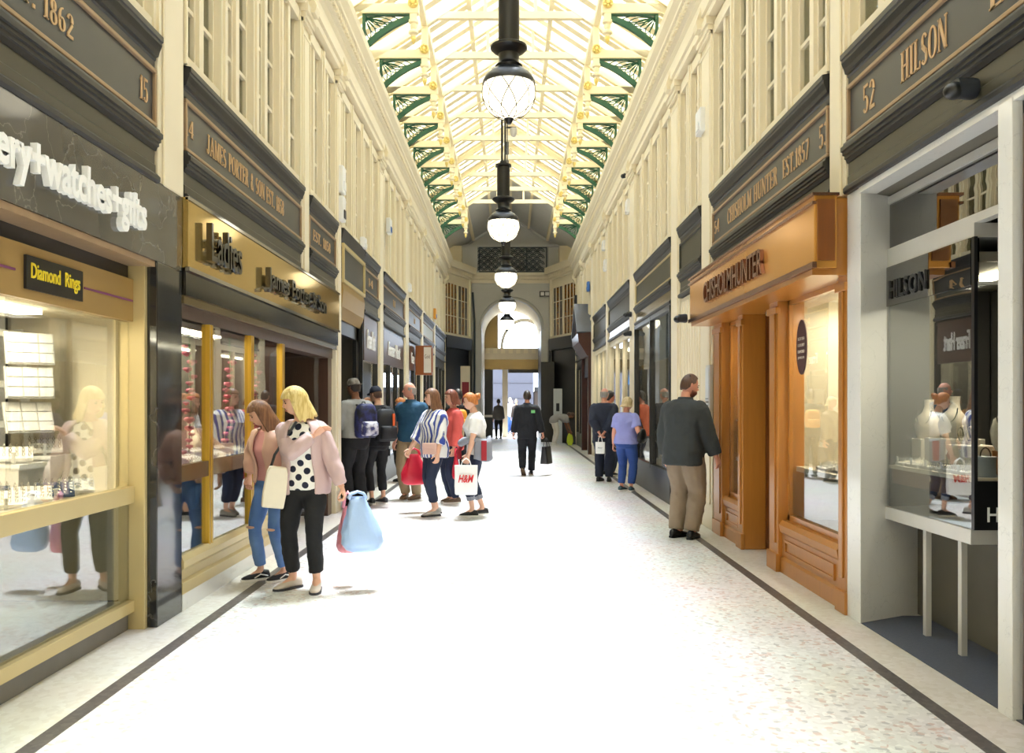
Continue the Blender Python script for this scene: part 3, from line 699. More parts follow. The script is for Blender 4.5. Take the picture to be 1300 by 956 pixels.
# ---------------------------------------------------------------- left: gold sign shop
t = thing('shopfront', 'gold-signed jeweller shopfront with brass mullions behind the two women', 'shopfront', (-2.4, 8.8, 0))
b = MB(); B(b, 2.32, 2.6, 6.14, 11.56, 2.48, 2.985); gs = b.obj('sign_panel', 'gold_panel', t)
b = MB(); B(b, 2.31, 2.34, 6.14, 11.57, 2.455, 2.485); B(b, 2.31, 2.34, 6.14, 11.57, 2.965, 2.99); b.objs('sign_edge', 'chrome', t)
b = MB(); B(b, 2.335, 2.6, 6.14, 11.56, 2.28, 2.455); b.obj('mirror_band', 'dark_chrome', t)
b = MB(); B(b, 2.35, 2.6, 6.14, 11.56, 2.22, 2.28); b.obj('bronze_band', 'bronze_panel', t)
b = MB(); B(b, 2.40, 2.6, 6.14, 11.5, 2.10, 2.22); b.obj('head_board', 'brown_wood', t)
sans('lettering', 'Ladies', 'dark_chrome', gs, (-2.30, 6.45, 2.575), (0, 1, 0), (0, 0, 1), .73, .29, .045, bold=.01, split=True)
sans('lettering', 'James Porter & Son', 'dark_chrome', gs, (-2.30, 7.96, 2.54), (0, 1, 0), (0, 0, 1), 2.5, .24, .05, bold=.012, split=True)
for y in (6.75, 7.83, 8.9):
    b = MB(); B(b, 2.365, 2.43, y - .045, y - .006, .38, 2.12); B(b, 2.365, 2.43, y + .006, y + .045, .38, 2.12); B(b, 2.375, 2.42, y - .01, y + .01, .38, 2.12)
    b.obj('mullion', 'gold', t, bevel=.004)
for y0, y1 in ((6.14, 6.71), (6.79, 7.79), (7.87, 8.86)):
    b = MB(); B(b, 2.395, 2.40, y0, y1, .4, 2.12); b.obj('pane', 'shop_glass', t)
    b = MB(); B(b, 2.37, 2.43, y0, y1, .93, 1.05); b.obj('middle_rail', 'bronze_panel', t)
b = MB(); b.prism([(2.6, .12), (2.36, .12), (2.36, .2), (2.38, .22), (2.38, .28), (2.35, .31), (2.35, .36), (2.37, .4), (2.6, .4)], P, 6.14, 8.95); b.obj('stall_riser', 'gold_paint', t)
b = MB(); B(b, 2.36, 2.6, 6.14, 8.95, 0, .12); b.obj('plinth', 'pale_marble', t)
b = MB(); B(b, 2.43, 3.3, 6.16, 8.95, .96, .99); b.objs('display_floor', 'table_cream', t)
b = MB(); B(b, 2.43, 3.3, 6.16, 8.95, .3, .4); b.obj('lower_floor', 'pale_marble', t)
b = MB(); B(b, 3.3, 3.34, 6.16, 8.95, .3, 2.3); b.obj('back_wall', 'inside_grey', t)
b = MB(); B(b, 2.43, 3.34, 6.14, 6.16, .3, 2.3); B(b, 2.43, 3.34, 8.93, 8.96, .3, 2.3); b.objs('side_wall', 'brown_wood', t)
b = MB(); B(b, 2.43, 3.34, 6.14, 8.96, 2.2, 2.24); b.objs('display_ceiling', 'inside_grey', t)
strip_lamp(-3.1, -2.95, 6.4, 8.7, 2.16, 26, t)
# recessed entrance
b = MB(); B(b, 2.43, 3.6, 11.36, 11.58, 0, 2.3); B(b, 2.5, 3.6, 8.96, 11.5, 2.18, 2.24); b.objs('entrance_side', 'brown_wood', t)
b = MB(); B(b, 3.3, 3.36, 8.96, 11.4, 0, 2.3); b.obj('entrance_back', 'inside_dark', t)
dr = MB(); B(dr, 2.98, 3.03, 9.6, 10.5, .02, 2.18); d_ = dr.obj('door', 'dark_glass', t)
b = MB()
for y0, y1, z0, z1 in ((9.52, 9.6, 0, 2.18), (10.5, 10.58, 0, 2.18)): B(b, 2.96, 3.05, y0, y1, z0, z1)
b.objs('door_frame', 'brown_wood', t)
b = MB(); b.tube([(-2.93, 10.4, .8), (-2.9, 10.4, .85), (-2.9, 10.4, 1.3), (-2.93, 10.4, 1.35)], .012, 6); b.obj('handle', 'chrome', d_)
b = MB(); b.add([(-2.44, 10.85, .1), (-3.0, 10.6, .1), (-3.0, 10.6, 2.2), (-2.44, 10.85, 2.2)], [(0, 1, 2, 3)]); b.obj('return_pane', 'dark_glass', t)
# pads and busts in this window, pink flower garlands
k = 0
for i in range(8):
    for j in range(2):
        k += 1
        ring_pad(-2.62 - .28 * j, 6.42 + .31 * i, 1.03, R(80), 'pad_navy' if (i + j) % 2 else 'pad_white', 2,
                 '%s jewel tray, %s from the near end, %s row of the brass-mullioned window' % ('navy' if (i + j) % 2 else 'white', OR2[i], 'front' if j == 0 else 'back'), w=.24, d=.2, tilt=18, nm='jewel_tray', grp='jewel trays in the brass-mullioned window')
def bust(x, y, z, s, rz, mcol, label, grp, base=True):
    t = thing('necklace_bust', label, 'display bust', (x, y, z), rz, grp)
    rings = []
    for q, (hh, w, d, off) in enumerate(((0, .085, .05, .0), (.04, .1, .055, .01), (.10, .105, .06, .02), (.16, .09, .055, .015), (.2, .045, .042, 0), (.25, .032, .032, -.01), (.30, .036, .034, -.012))):
        rings.append([((w * math.cos(a)) * s, (off + d * math.sin(a)) * s, hh * s) for a in [2 * math.pi * j / 14 for j in range(14)]])
    MB().loft(rings).obj('form', mcol, t, smooth=True, local=True)
    b = MB(); pts = [(.06 * s * math.sin(R(a)), (.055 + .03 * math.cos(R(a)) * .6) * s, (.2 - .09 * math.cos(R(a))) * s) for a in range(-100, 101, 20)]
    b.tube(pts, .0035, 5); b.obj('necklace', 'jewel', t, local=True)
    return t
for i, y in enumerate((6.5, 7.1, 7.6, 8.3)):
    bust(-3.1, y, .99, 1.15, R(-70), 'bust_cream', 'cream necklace bust, %s of four in the brass-mullioned window' % ORD[i], 'necklace busts in the brass-mullioned window')
for i, (y, z0, z1) in enumerate(((6.22, 1.35, 1.9), (6.95, 1.1, 1.98), (7.95, 1.15, 1.9), (8.75, 1.2, 2.0))):
    g = thing('flower_garland', 'pink rose garland hanging in the brass-mullioned window, %s of four' % ORD[i], 'garland', (-2.62, y, z1), 0, 'pink garlands in the brass-mullioned window')
    b = MB(); b.tube([(-2.62, y, 2.19), (-2.61, y + .02, (z0 + z1) / 2), (-2.62, y, z0)], .005, 5); b.obj('stem', 'leaf', g)
    z = z0; q = 0
    while z < z1:
        fm = MB(); c = Vector((-2.62 + random.uniform(-.03, .03), y + random.uniform(-.05, .05), z)); r = random.uniform(.022, .042)
        for a in range(5):
            fm.ell(c + Vector((r * .5 * math.cos(a * 1.26), r * .5 * math.sin(a * 1.26), r * .2)), (r * .6, r * .6, r * .45), 7, 5)
        fm.ell(c, (r * .6, r * .6, r * .6), 7, 5)
        fm.obj('flower', 'rose', g, smooth=True); z += r * 1.75

# ---------------------------------------------------------------- left: shops farther on
def pane_shop(S, y0, y1, label, L=2.42, frame='charcoal', riser=.4, head=2.75, nm=2, back='inside_grey', sign=None, signm='fraser', signh=.55, power=14, base='charcoal', backL=3.3, texts=None, posts=None, so=-.045):
    B = BX(S); t = thing('shopfront', label, 'shopfront', (S * 2.45, (y0 + y1) / 2, 0))
    b = MB(); B(b, L - .03, L + .12, y0, y1, 0, riser); b.obj('stall_riser', base, t)
    w = .06; b = MB(); B(b, L - .03, L + .07, y0, y1, riser, riser + w); B(b, L - .03, L + .07, y0, y1, head - w, head); b.objs('frame_rail', frame, t)
    ys = [y0 + (y1 - y0) * i / nm for i in range(nm + 1)]
    for i, y in enumerate(ys):
        a = y0 if i == 0 else (y1 - w if i == nm else y - w / 2)
        b = MB(); B(b, L - .035, L + .07, a, a + w, riser, head); b.obj('mullion', posts or frame, t)
        if i < nm:
            b = MB(); B(b, L + .01, L + .015, (y0 if i == 0 else y) + w * .7, ys[i + 1] - w * .7, riser + w, head - w); b.obj('pane', 'shop_glass', t)
    b = MB(); B(b, L - .02, 2.55, y0, y1, head, 3.0); b.obj('head_panel', frame, t)
    b = MB(); B(b, backL, backL + .04, y0, y1, 0, 3.0); b.obj('back_wall', back, t)
    b = MB(); B(b, L + .1, backL, y0, y0 + .03, 0, 3.0); B(b, L + .1, backL, y1 - .03, y1, 0, 3.0); b.objs('side_wall', back, t)
    b = MB(); B(b, L + .08, backL, y0, y1, riser, riser + .05); b.objs('display_floor', 'table_cream', t)
    b = MB(); B(b, L + .05, backL + .04, y0, y1, 2.8, 2.85); b.objs('display_ceiling', back, t)
    strip_lamp(*sx(S, L + .3, L + .42), y0 + .2, y1 - .2, 2.74, power, t)
    if sign:
        b = MB(); B(b, L + so, L + so + .035, sign[0], sign[1], head - signh, head - .02); sp = b.obj('sign_panel', signm, t)
        if texts:
            ss = sorted((sign[0], sign[1]), reverse=(S > 0)); ln_ = abs(sign[1] - sign[0]); o = ss[0] + (-S) * ln_ * .2
            sans('lettering', texts, 'white_letter', sp, (S * (L - .045), o, head - signh + signh * .28), (0, -S, 0), (0, 0, 1), ln_ * .6, signh * .42, .015, bold=.01)
    for i in range(3):
        y = y0 + (y1 - y0) * (i + .5) / 3
        b = MB(); B(b, L + .35, L + .6, y - .2, y + .2, riser + .05, riser + .3 + .1 * i); b.obj('plinth_block', 'pad_white', t)
    return t
# gold-framed board and doorway of the next bay
S = -1; B = BX(S)
t = thing('doorway', 'black shop doorway under a gold-framed board beside the queue of backpackers', 'doorway', (-2.42, 12.8, 0))
b = MB(); B(b, 2.36, 2.5, 11.95, 13.72, 3.2, 3.75); pn = b.obj('board', 'panel_grey', t)
b = MB(); e = .05
for u0, u1, v0, v1 in ((11.95, 13.72, 3.2, 3.25), (11.95, 13.72, 3.7, 3.75), (11.95, 12.0, 3.25, 3.7), (13.67, 13.72, 3.25, 3.7)): B(b, 2.33, 2.37, u0, u1, v0, v1)
b.obj('board_frame', 'gold_paint', pn)
MB().prism([(2.5, 3.76), (2.37, 3.76), (2.335, 3.9), (2.325, 3.955), (2.5, 3.985)], PR(-1), 11.94, 13.73).obj('crown_moulding', 'black_paint', t)
MB().prism([(2.6, 2.7), (2.42, 2.7), (2.36, 2.86), (2.34, 3.1), (2.36, 3.2), (2.6, 3.2)], PR(-1), 11.95, 13.72).obj('brass_cove', 'gold_header', t)
b = MB(); B(b, 2.44, 2.5, 11.95, 12.1, 0, 2.7); B(b, 2.44, 2.5, 13.5, 13.7, 0, 2.7); B(b, 2.44, 2.5, 11.95, 13.7, 2.5, 2.7); b.objs('door_frame', 'charcoal', t)
b = MB(); B(b, 2.9, 2.95, 11.95, 13.7, 0, 2.7); b.obj('door_back', 'inside_dark', t)
b = MB(); B(b, 2.55, 2.60, 12.1, 12.8, .02, 2.5); b.obj('door_leaf', 'charcoal', t)
pane_shop(-1, 13.76, 15.34, 'brown-signed shop window with white lettering behind the backpackers', L=2.42, nm=1, sign=(13.85, 15.2), texts='Fraser Hart', head=2.95, signh=.75, posts='charcoal')
pane_shop(-1, 15.88, 19.06, 'second brown-signed shop window farther along the left wall', L=2.42, nm=3, sign=(16.0, 18.9), texts='Fraser Hart', head=2.9, signh=.65)
pane_shop(-1, 19.84, 22.56, 'third brown-signed shop window behind the man in the blue polo', L=2.42, nm=2, sign=(20.0, 22.4), texts='Fraser Hart', head=2.9, signh=.6)
pane_shop(-1, 23.14, 26.26, 'dark shop window beyond the hanging wooden sign box', L=2.42, nm=3)
pane_shop(-1, 26.84, 30.88, 'last black shop window on the left wall', L=2.42, nm=3, back='inside_dark', power=5)
# hanging wooden box sign
t = thing('hanging_sign', 'orange wooden box sign with white face jutting from the left wall', 'sign', (-2.36, 21.0, 2.2))
b = MB(); B(b, 1.94, 2.34, 21.0, 21.28, 2.2, 2.92); b.obj('box', 'orange_wood', t, bevel=.01)
b = MB(); B(b, 1.925, 1.941, 21.03, 21.25, 2.27, 2.86); B(b, 1.99, 2.3, 20.985, 21.0, 2.27, 2.86); b.obj('face', 'orange_wood', t)
b = MB(); B(b, 1.95, 2.13, 20.97, 20.986, 2.25, 2.88); b.obj('white_face', 'sign_board', t)
sans('lettering', 'Gold', 'brown_board', t, (-2.11, 20.968, 2.6), (1, 0, 0), (0, 0, 1), .13, .1, .004)

# ---------------------------------------------------------------- right: marble and glass shop
S = 1; B = BX(S); P = PR(S)
t = thing('shopfront', 'HILSON marble shopfront with glass cabinet window, nearest on the right', 'shopfront', (2.5, 4.6, 0))
b = MB(); b.prism([(2.38, 5.80), (2.38, 6.03), (2.51, 6.03), (2.51, 6.22), (3.1, 6.22), (3.1, 6.18)], lambda u, v, z: (u, v, z), 0, 2.97); b.obj('marble_pillar', 'pale_marble', t, bevel=.004)
b = MB(); B(b, 2.375, 2.5, 2.2, 5.82, 2.93, 2.985); b.obj('lintel_edge', 'pale_marble', t)
b = MB(); B(b, 2.5, 3.6, 2.2, 5.95, 2.94, 2.98); b.objs('soffit', 'inside_grey', t)
b = MB(); B(b, 2.6, 3.5, 4.82, 6.12, .70, .785); sill = b.obj('sill', 'steel', t, bevel=.003)
b = MB(); B(b, 2.62, 3.5, 4.82, 6.1, 2.44, 2.52); b.obj('header_band', 'steel', t)
b = MB(); B(b, 2.61, 2.66, 4.84, 6.1, 2.17, 2.44); mb = b.obj('mirror_sign', 'mirror_glass', t)
b = MB(); B(b, 2.625, 2.66, 4.84, 6.1, 2.175, 2.435); b.obj('mirror_back', 'dark_chrome', mb)
sans('lettering', 'HILSON', 'charcoal', mb, (2.605, 5.86, 2.215), (0, -1, 0), (0, 0, 1), .52, .125, .008, bold=.015, split=True)
b = MB(); B(b, 2.605, 2.665, 6.0, 6.12, .785, 2.44); b.obj('corner_post', 'steel', t)
b = MB(); B(b, 2.61, 2.63, 4.80, 4.83, .785, 2.44); b.obj('front_post', 'charcoal', t)
b = MB(); B(b, 2.615, 2.62, 4.83, 6.0, .785, 2.17); b.obj('pane', 'shop_glass', t)
b = MB(); B(b, 2.63, 3.3, 4.815, 4.82, 1.08, 2.30); b.obj('return_pane', 'shop_glass', t)
b = MB(); B(b, 2.63, 3.3, 4.80, 4.83, 2.17, 2.185); b.obj('return_rail', 'steel', t)
b = MB(); B(b, 2.625, 3.3, 4.80, 4.83, .785, 1.06); bd = b.obj('black_board', 'sign_black', t)
sans('lettering', 'HILSON', 'white_letter', bd, (2.682, 4.798, .83), (1, 0, 0), (0, 0, 1), .36, .085, .003, bold=.012, split=True)
dm = MB(); cx, cz = 2.87, .99
for q in (((-.075, .012), (-.035, .045)), ((-.035, .045), (.035, .045)), ((.035, .045), (.075, .012)), ((.075, .012), (0, -.06)), ((0, -.06), (-.075, .012)), ((-.075, .012), (.075, .012)), ((-.03, .012), (0, -.06)), ((.03, .012), (0, -.06))):
    dm.obox((cx + q[0][0], 4.797, cz + q[0][1]), (cx + q[1][0], 4.797, cz + q[1][1]), .004, .006, up=(0, 1, 0))
dm.obj('diamond_mark', 'white_letter', bd)
for y in (5.06, 5.49):
    b = MB(); B(b, 2.665, 2.70, y - .02, y + .02, 0, .70); b.obj('leg', 'steel', t)
b = MB(); B(b, 2.9, 2.95, 4.6, 6.1, 0, .70); b.obj('under_panel', 'inside_grey', t)
b = MB(); B(b, 2.63, 3.45, 4.84, 6.08, 1.05, 1.075); b.obj('display_table', 'table_cream', t)
b = MB(); B(b, 2.64, 2.66, 4.84, 6.08, .95, 1.05); b.obj('table_edge', 'brown_board', t)
b = MB(); B(b, 3.45, 3.5, 4.84, 6.12, .78, 2.9); b.obj('back_wall', 'inside_dark', t)
b = MB(); b.prism([(2.63, 5.9), (3.46, 6.16), (3.46, 6.19), (2.63, 5.925)], lambda u, v, z: (u, v, z), .785, 2.44); b.objs('side_wall', 'inside_dark', t)
b = MB(); B(b, 2.66, 3.46, 4.84, 6.1, 2.3, 2.36); b.objs('display_ceiling', 'inside_grey', t)
strip_lamp(2.9, 3.0, 4.95, 5.55, 2.26, 12, t)
b = MB(); B(b, 2.64, 2.65, 4.2, 6.08, 2.56, 2.9); b.obj('transom_pane', 'mirror_glass', t)
b = MB(); B(b, 2.62, 2.68, 4.2, 6.1, 2.88, 2.93); B(b, 2.62, 2.68, 4.2, 6.1, 2.52, 2.57); b.objs('transom_frame', 'steel', t)
b = MB(); B(b, 2.37, 2.5, 4.03, 4.15, 0, 2.95); b.obj('marble_post', 'pale_marble', t, bevel=.004)
b = MB(); B(b, 2.42, 2.62, 2.2, 4.03, 0, 2.95); b.obj('door_panel', 'charcoal', t)
b = MB(); B(b, 2.38, 2.42, 3.2, 3.97, .1, 2.85); b.obj('door_moulding', 'brown_wood', t, bevel=.01)
# security camera on the frieze
def cctv(x, y, z, S, label):
    c = thing('security_camera', label, 'camera', (x, y, z), 0, 'security cameras on the walls')
    MB().lathe([(0, 0), (.05, 0), (.055, .02), (.05, .07), (.05, .1)], (0, 0, 0), 16, Matrix.Rotation(R(-90 * S), 3, 'Y')).obj('mount', 'plastic_dark', c, smooth=True, local=True)
    MB().ell((-S * .11, 0, -.01), (.05, .05, .045), 14, 10).obj('dome', 'iron_black', c, smooth=True, local=True)
cctv(2.365, 4.34, 3.10, 1, 'black dome camera on the frieze under the HILSON lettering')
cctv(2.12, 10.25, 2.52, 1, 'black dome camera at the far end of the copper sign')
cctv(2.34, 16.5, 3.22, 1, 'black dome camera on the pilaster above the woman in lilac, higher one')
cctv(2.34, 16.5, 2.85, 1, 'black dome camera on the pilaster above the woman in lilac, lower one')
# display pieces
bust(2.92, 4.95, 1.22, 1.15, R(130), 'bust_cream', 'cream necklace bust on the wooden block beside the HILSON corner', 'busts in the HILSON window')
bk = thing('wooden_block', 'tapered orange wood block under the front necklace bust', 'block', (2.95, 4.97, 1.075))
MB().loft([[(2.95 + sx_ * w, 4.97 + sy_ * .08, z) for sx_, sy_ in ((-1, -1), (1, -1), (1, 1), (-1, 1))] for w, z in ((.08, 1.075), (.1, 1.22))]).obj('block', 'wood_block', bk)
for i, (x, y, s, h) in enumerate(((2.82, 5.20, .11, .17), (2.86, 5.5, .13, .2), (2.9, 5.92, .1, .18))):
    c = thing('display_cube', 'cream display cube, %s of three in the HILSON window' % ['nearest', 'middle', 'farthest'][i], 'display cube', (x, y, 1.075), 0, 'display cubes in the HILSON window')
    MB().box(x - s, x + s, y - s, y + s, 1.075, 1.075 + h).obj('cube', 'table_cream', c, bevel=.004)
    if i != 0: bust(x, y, 1.075 + h, .9, R(120), 'bust_cream', 'cream necklace bust on the %s display cube of the HILSON window' % ['nearest', 'middle', 'farthest'][i], 'busts in the HILSON window')
    else:
        for q in range(2):
            r = thing('bangle_stand', 'slanted bangle holder on the nearest display cube, %s one' % ['left', 'right'][q], 'stand', (x, y - .05 + .1 * q, 1.245))
            MB().obox((x, y - .05 + .1 * q, 1.245), (x - .04, y - .05 + .1 * q, 1.36), .03, .02).obj('slab', 'bust_cream', r)
            MB().tube([(x - .05, y - .05 + .1 * q + .03 * math.cos(R(a)), 1.31 + .04 * math.sin(R(a))) for a in range(0, 361, 30)], .004, 5).obj('bangle', 'jewel', r)
jr = thing('glass_drum', 'smoked glass drum jar at the corner of the HILSON window', 'jar', (2.74, 4.92, 1.075))
MB().lathe([(0, 0), (.06, 0), (.06, .012), (.055, .02), (.055, .1), (.06, .11), (.06, .118), (0, .118)], (2.74, 4.92, 1.075), 18).obj('body', 'frosted', jr, smooth=True)
MB().tube([(2.74 + .03 * math.cos(R(a)), 4.92, 1.193 + .05 * math.sin(R(a))) for a in range(0, 181, 20)], .004, 5).obj('loop', 'iron_black', jr)
for i in range(5):
    ring_pad(2.74, 5.08 + .2 * i, 1.08, R(-90), 'pad_white', 3, 'flat white jewel tray on the HILSON table, %s of five' % ORD[i], w=.17, d=.15, tilt=4, nm='jewel_tray', grp='flat trays in the HILSON window')

# ---------------------------------------------------------------- right: wooden shop with the copper sign
t = thing('shopfront', 'oak shopfront with copper CHISHOLM HUNTER sign and tall windows', 'shopfront', (2.4, 8.1, 0))
b = MB(); B(b, 2.13, 2.29, 5.98, 10.12, 2.45, 2.97); cs = b.obj('sign_box', 'copper_sign', t, bevel=.006)
b = MB(); B(b, 2.11, 2.14, 5.96, 10.14, 2.45, 2.49); B(b, 2.11, 2.14, 5.96, 10.14, 2.895, 2.915); B(b, 2.11, 2.3, 5.96, 10.14, 2.955, 2.975); b.objs('sign_trim', 'copper_letter', cs)
b = MB(); B(b, 2.15, 2.27, 5.965, 5.982, 2.5, 2.93); b.obj('end_panel', 'oak_dark', cs)
sans('lettering', 'CHISHOLMHUNTER', 'copper_letter', cs, (2.128, 9.28, 2.585), (0, -1, 0), (0, 0, 1), 2.16, .22, .035, bold=.006, split=True)
b = MB(); B(b, 2.14, 2.6, 6.05, 10.1, 2.41, 2.45); b.objs('soffit', 'oak', t)
b = MB(); B(b, 2.29, 2.45, 6.06, 10.05, 2.45, 2.96); b.obj('sign_backing', 'oak', t)
POSTS = [(6.04, 6.20, 2.38), (7.60, 7.85, 2.38), (8.75, 8.93, 2.38), (9.62, 9.98, 2.38)]
for y0, y1, L in POSTS:
    b = MB(); B(b, L, 2.5 if y0 < 6.1 else 2.62, y0, y1, 0, 2.42); po = b.obj('post', 'oak', t, bevel=.008)
    b = MB(); B(b, L - .015, L, y0 + .05, y1 - .05, .25, 2.3); B(b, L - .02, L + .02, y0 - .015, y1 + .015, 0, .16); B(b, L - .02, L + .02, y0 - .015, y1 + .015, 2.3, 2.36); b.obj('moulding', 'oak', po, bevel=.005)
def win(y0, y1, zb):
    b = MB(); b.prism([(2.62, 0), (2.40, 0), (2.40, .12), (2.42, .14), (2.42, zb - .12), (2.40, zb - .1), (2.39, zb - .04), (2.42, zb), (2.62, zb)], P, y0, y1); ap = b.obj('apron', 'oak', t)
    b = MB(); B(b, 2.405, 2.42, y0 + .1, y1 - .1, .18, .2); B(b, 2.405, 2.42, y0 + .1, y1 - .1, zb - .18, zb - .16); B(b, 2.405, 2.42, y0 + .1, y0 + .12, .2, zb - .18); B(b, 2.405, 2.42, y1 - .12, y1 - .1, .2, zb - .18); b.obj('panel_bead', 'oak', ap)
    b = MB(); B(b, 2.47, 2.53, y0, y0 + .05, zb, 2.42); B(b, 2.47, 2.53, y1 - .05, y1, zb, 2.42); B(b, 2.47, 2.53, y0, y1, zb, zb + .05); B(b, 2.47, 2.53, y0, y1, 2.37, 2.42); b.obj('window_frame', 'oak', t)
    b = MB(); B(b, 2.50, 2.505, y0 + .05, y1 - .05, zb + .05, 2.37); b.obj('pane', 'shop_glass', t)
win(6.25, 7.60, .46); win(8.93, 9.62, .46)
b = MB(); B(b, 2.62, 2.66, 7.85, 7.9, 0, 2.4); B(b, 2.62, 3.2, 7.83, 7.86, 0, 2.4); B(b, 2.62, 3.2, 8.74, 8.77, 0, 2.4); b.objs('porch_side', 'oak_dark', t)
b = MB(); B(b, 2.98, 3.03, 7.86, 8.74, .03, 2.35); dd = b.obj('door', 'oak_dark', t)
b = MB(); B(b, 2.97, 2.98, 8.0, 8.6, .8, 2.2); b.obj('door_pane', 'dark_glass', dd)
b = MB(); b.tube([(2.95, 8.62, .9), (2.93, 8.62, .95), (2.93, 8.62, 1.3), (2.95, 8.62, 1.35)], .012, 6); b.obj('handle', 'gold', dd)
b = MB(); B(b, 3.3, 3.34, 6.24, 9.9, 0, 2.5); b.obj('back_wall', 'inside_grey', t)
b = MB(); B(b, 2.55, 3.3, 7.62, 7.66, .4, 2.42); B(b, 2.55, 3.3, 9.75, 9.8, .4, 2.42); b.objs('side_wall', 'inside_cream', t)
b = MB(); B(b, 2.55, 3.3, 6.24, 6.27, .4, 2.42); b.obj('near_side_wall', 'inside_cream', t)
b = MB(); B(b, 2.53, 3.3, 6.24, 7.62, .9, .94); B(b, 2.53, 3.3, 8.93, 9.75, .86, .9); B(b, 2.53, 3.3, 8.93, 9.75, 1.3, 1.32); b.objs('display_shelf', 'table_cream', t)
b = MB(); B(b, 2.53, 3.3, 6.24, 7.62, .42, .46); B(b, 2.53, 3.3, 8.93, 9.75, .42, .46); b.objs('display_floor', 'pad_white', t)
b = MB(); B(b, 2.53, 3.3, 6.24, 7.62, 2.4, 2.43); B(b, 2.53, 3.3, 8.9, 9.75, 2.4, 2.43); b.objs('display_ceiling', 'inside_cream', t)
strip_lamp(2.9, 3.0, 6.4, 7.4, 2.36, 22, t); strip_lamp(2.85, 2.95, 9.0, 9.55, 2.36, 10, t)
for i, y in enumerate((6.5, 6.85, 7.2)):
    bust(2.85, y, .94, .95, R(90), 'bust_cream', 'cream necklace bust in the tall oak window, %s of three' % ORD[i], 'busts in the tall oak window')
for i, y in enumerate((6.4, 6.75, 7.1)):
    ring_pad(2.66, y, .96, R(-90), 'pad_white', 3, 'white jewel tray in the tall oak window, %s of three' % ORD[i], w=.24, d=.15, tilt=10, nm='jewel_tray', grp='trays in the tall oak window')
for i, (z, y) in enumerate(((.95, 9.2), (1.37, 9.35), (.51, 9.2))):
    ring_pad(2.68, y, z, R(-90), 'pad_white', 3, 'white jewel tray on the %s shelf of the narrow oak window' % ['middle', 'top', 'bottom'][i], w=.28, d=.15, tilt=25, nm='jewel_tray', grp='trays in the narrow oak window')
ov = thing('oval_plaque', 'dark plum oval plaque with four text lines on the tall oak window', 'plaque', (2.485, 7.3, 2.0))
b = MB(); pts = [(.13 * math.cos(2 * math.pi * i / 28), .235 * math.sin(2 * math.pi * i / 28)) for i in range(28)]
b.prism(pts, lambda u, v, d: (2.497 - d, 7.3 - u, 1.98 + v), 0, .008); b.obj('plate', 'oval_plum', ov)
for i, s_ in enumerate(('SCOTTISH', 'LUXURY', 'DIAMOND', 'JEWELLER')):
    sans('lettering', s_, 'sign_board', ov, (2.488, 7.38, 2.04 - .055 * i), (0, -1, 0), (0, 0, 1), .16, .026, .002)
nb = thing('notice_board', 'grey opening-hours panels on the cream pilaster by the bearded man', 'notice', (2.37, 10.0, 1.15))
b = MB(); B(b, 2.335, 2.372, 9.99, 10.2, 1.1, 1.95); b.obj('backing', 'steel', nb)
b = MB(); B(b, 2.325, 2.336, 10.01, 10.18, 1.53, 1.92); B(b, 2.325, 2.336, 10.01, 10.18, 1.13, 1.5); b.objs('sheet', 'frosted', nb)
for i in range(9):
    b = MB(); B(b, 2.322, 2.326, 10.03, 10.16, 1.16 + .04 * i + (.07 if i > 4 else 0) , 1.17 + .04 * i + (.07 if i > 4 else 0)); b.obj('text_line', 'plastic_dark', nb)
# cream fluted bay beyond it
t = thing('fluted_panel', 'cream fluted panel between the oak shopfront and the black shop window', 'panel', (2.42, 11.2, 0))
b = MB(); B(b, 2.40, 2.6, 10.57, 11.97, 0, 2.96); b.obj('backing', 'cream', t)
for i in range(9):
    b = MB(); y = 10.6 + .15 * i; B(b, 2.375, 2.41, y, y + .08, .25, 2.9); b.obj('flute', 'cream', t, bevel=.012)
b = MB(); B(b, 2.36, 2.5, 10.57, 11.97, 0, .22); b.obj('skirting', 'cream', t)
pane_shop(1, 12.58, 16.17, 'black-framed shop window with frosted heads in front of the woman in lilac', L=2.38, nm=2, riser=.42, sign=(12.7, 16.0), signm='frosted', signh=.75, head=2.95, back='inside_grey', so=.03)
pane_shop(1, 16.93, 20.57, 'cream-framed shop window behind the man in navy', L=2.42, nm=3, frame='cream', base='cream', head=2.9, posts='cream', riser=.25)
pane_shop(1, 21.13, 24.27, 'cream and black shop window beside the gabled hood', L=2.42, nm=3, frame='cream', base='brown_wood', head=2.9)
pane_shop(1, 28.02, 30.88, 'last black shop window on the right wall', L=2.42, nm=2, back='inside_dark', power=5)
# gabled hood of red wood
t = thing('gabled_hood', 'dark red wooden door hood with grey lead gable on the right wall', 'door hood', (2.3, 26.2, 0))
b = MB(); b.prism([(24.95, 3.6), (26.2, 4.55), (27.45, 3.6), (27.3, 3.55), (26.2, 4.4), (25.1, 3.55)], lambda u, v, d: (d, u, v), 1.95, 2.42); b.obj('lead_roof', 'lead', t)
b = MB(); b.prism([(25.1, 3.56), (26.2, 4.4), (27.3, 3.56)], lambda u, v, d: (d, u, v), 2.05, 2.42); b.obj('gable', 'red_wood', t)
MB().prism([(2.45, 2.9), (2.25, 2.9), (2.1, 3.15), (2.0, 3.3), (1.97, 3.55), (2.45, 3.6)], PR(1), 25.0, 27.4).obj('cove', 'red_wood', t)
for y in (25.0, 27.2):
    b = MB(); B(b, 2.28, 2.45, y, y + .2, 0, 2.9); b.obj('post', 'red_wood', t)
b = MB(); B(b, 2.36, 2.45, 25.2, 27.2, 2.3, 2.9); b.obj('sign_panel', 'panel_grey', t)
b = MB(); B(b, 2.5, 2.55, 25.2, 27.2, 0, 2.3); b.obj('door', 'charcoal', t)
b = MB(); B(b, 2.6, 2.65, 24.3, 28.0, 0, 3.9); b.obj('backing', 'red_wood', t)

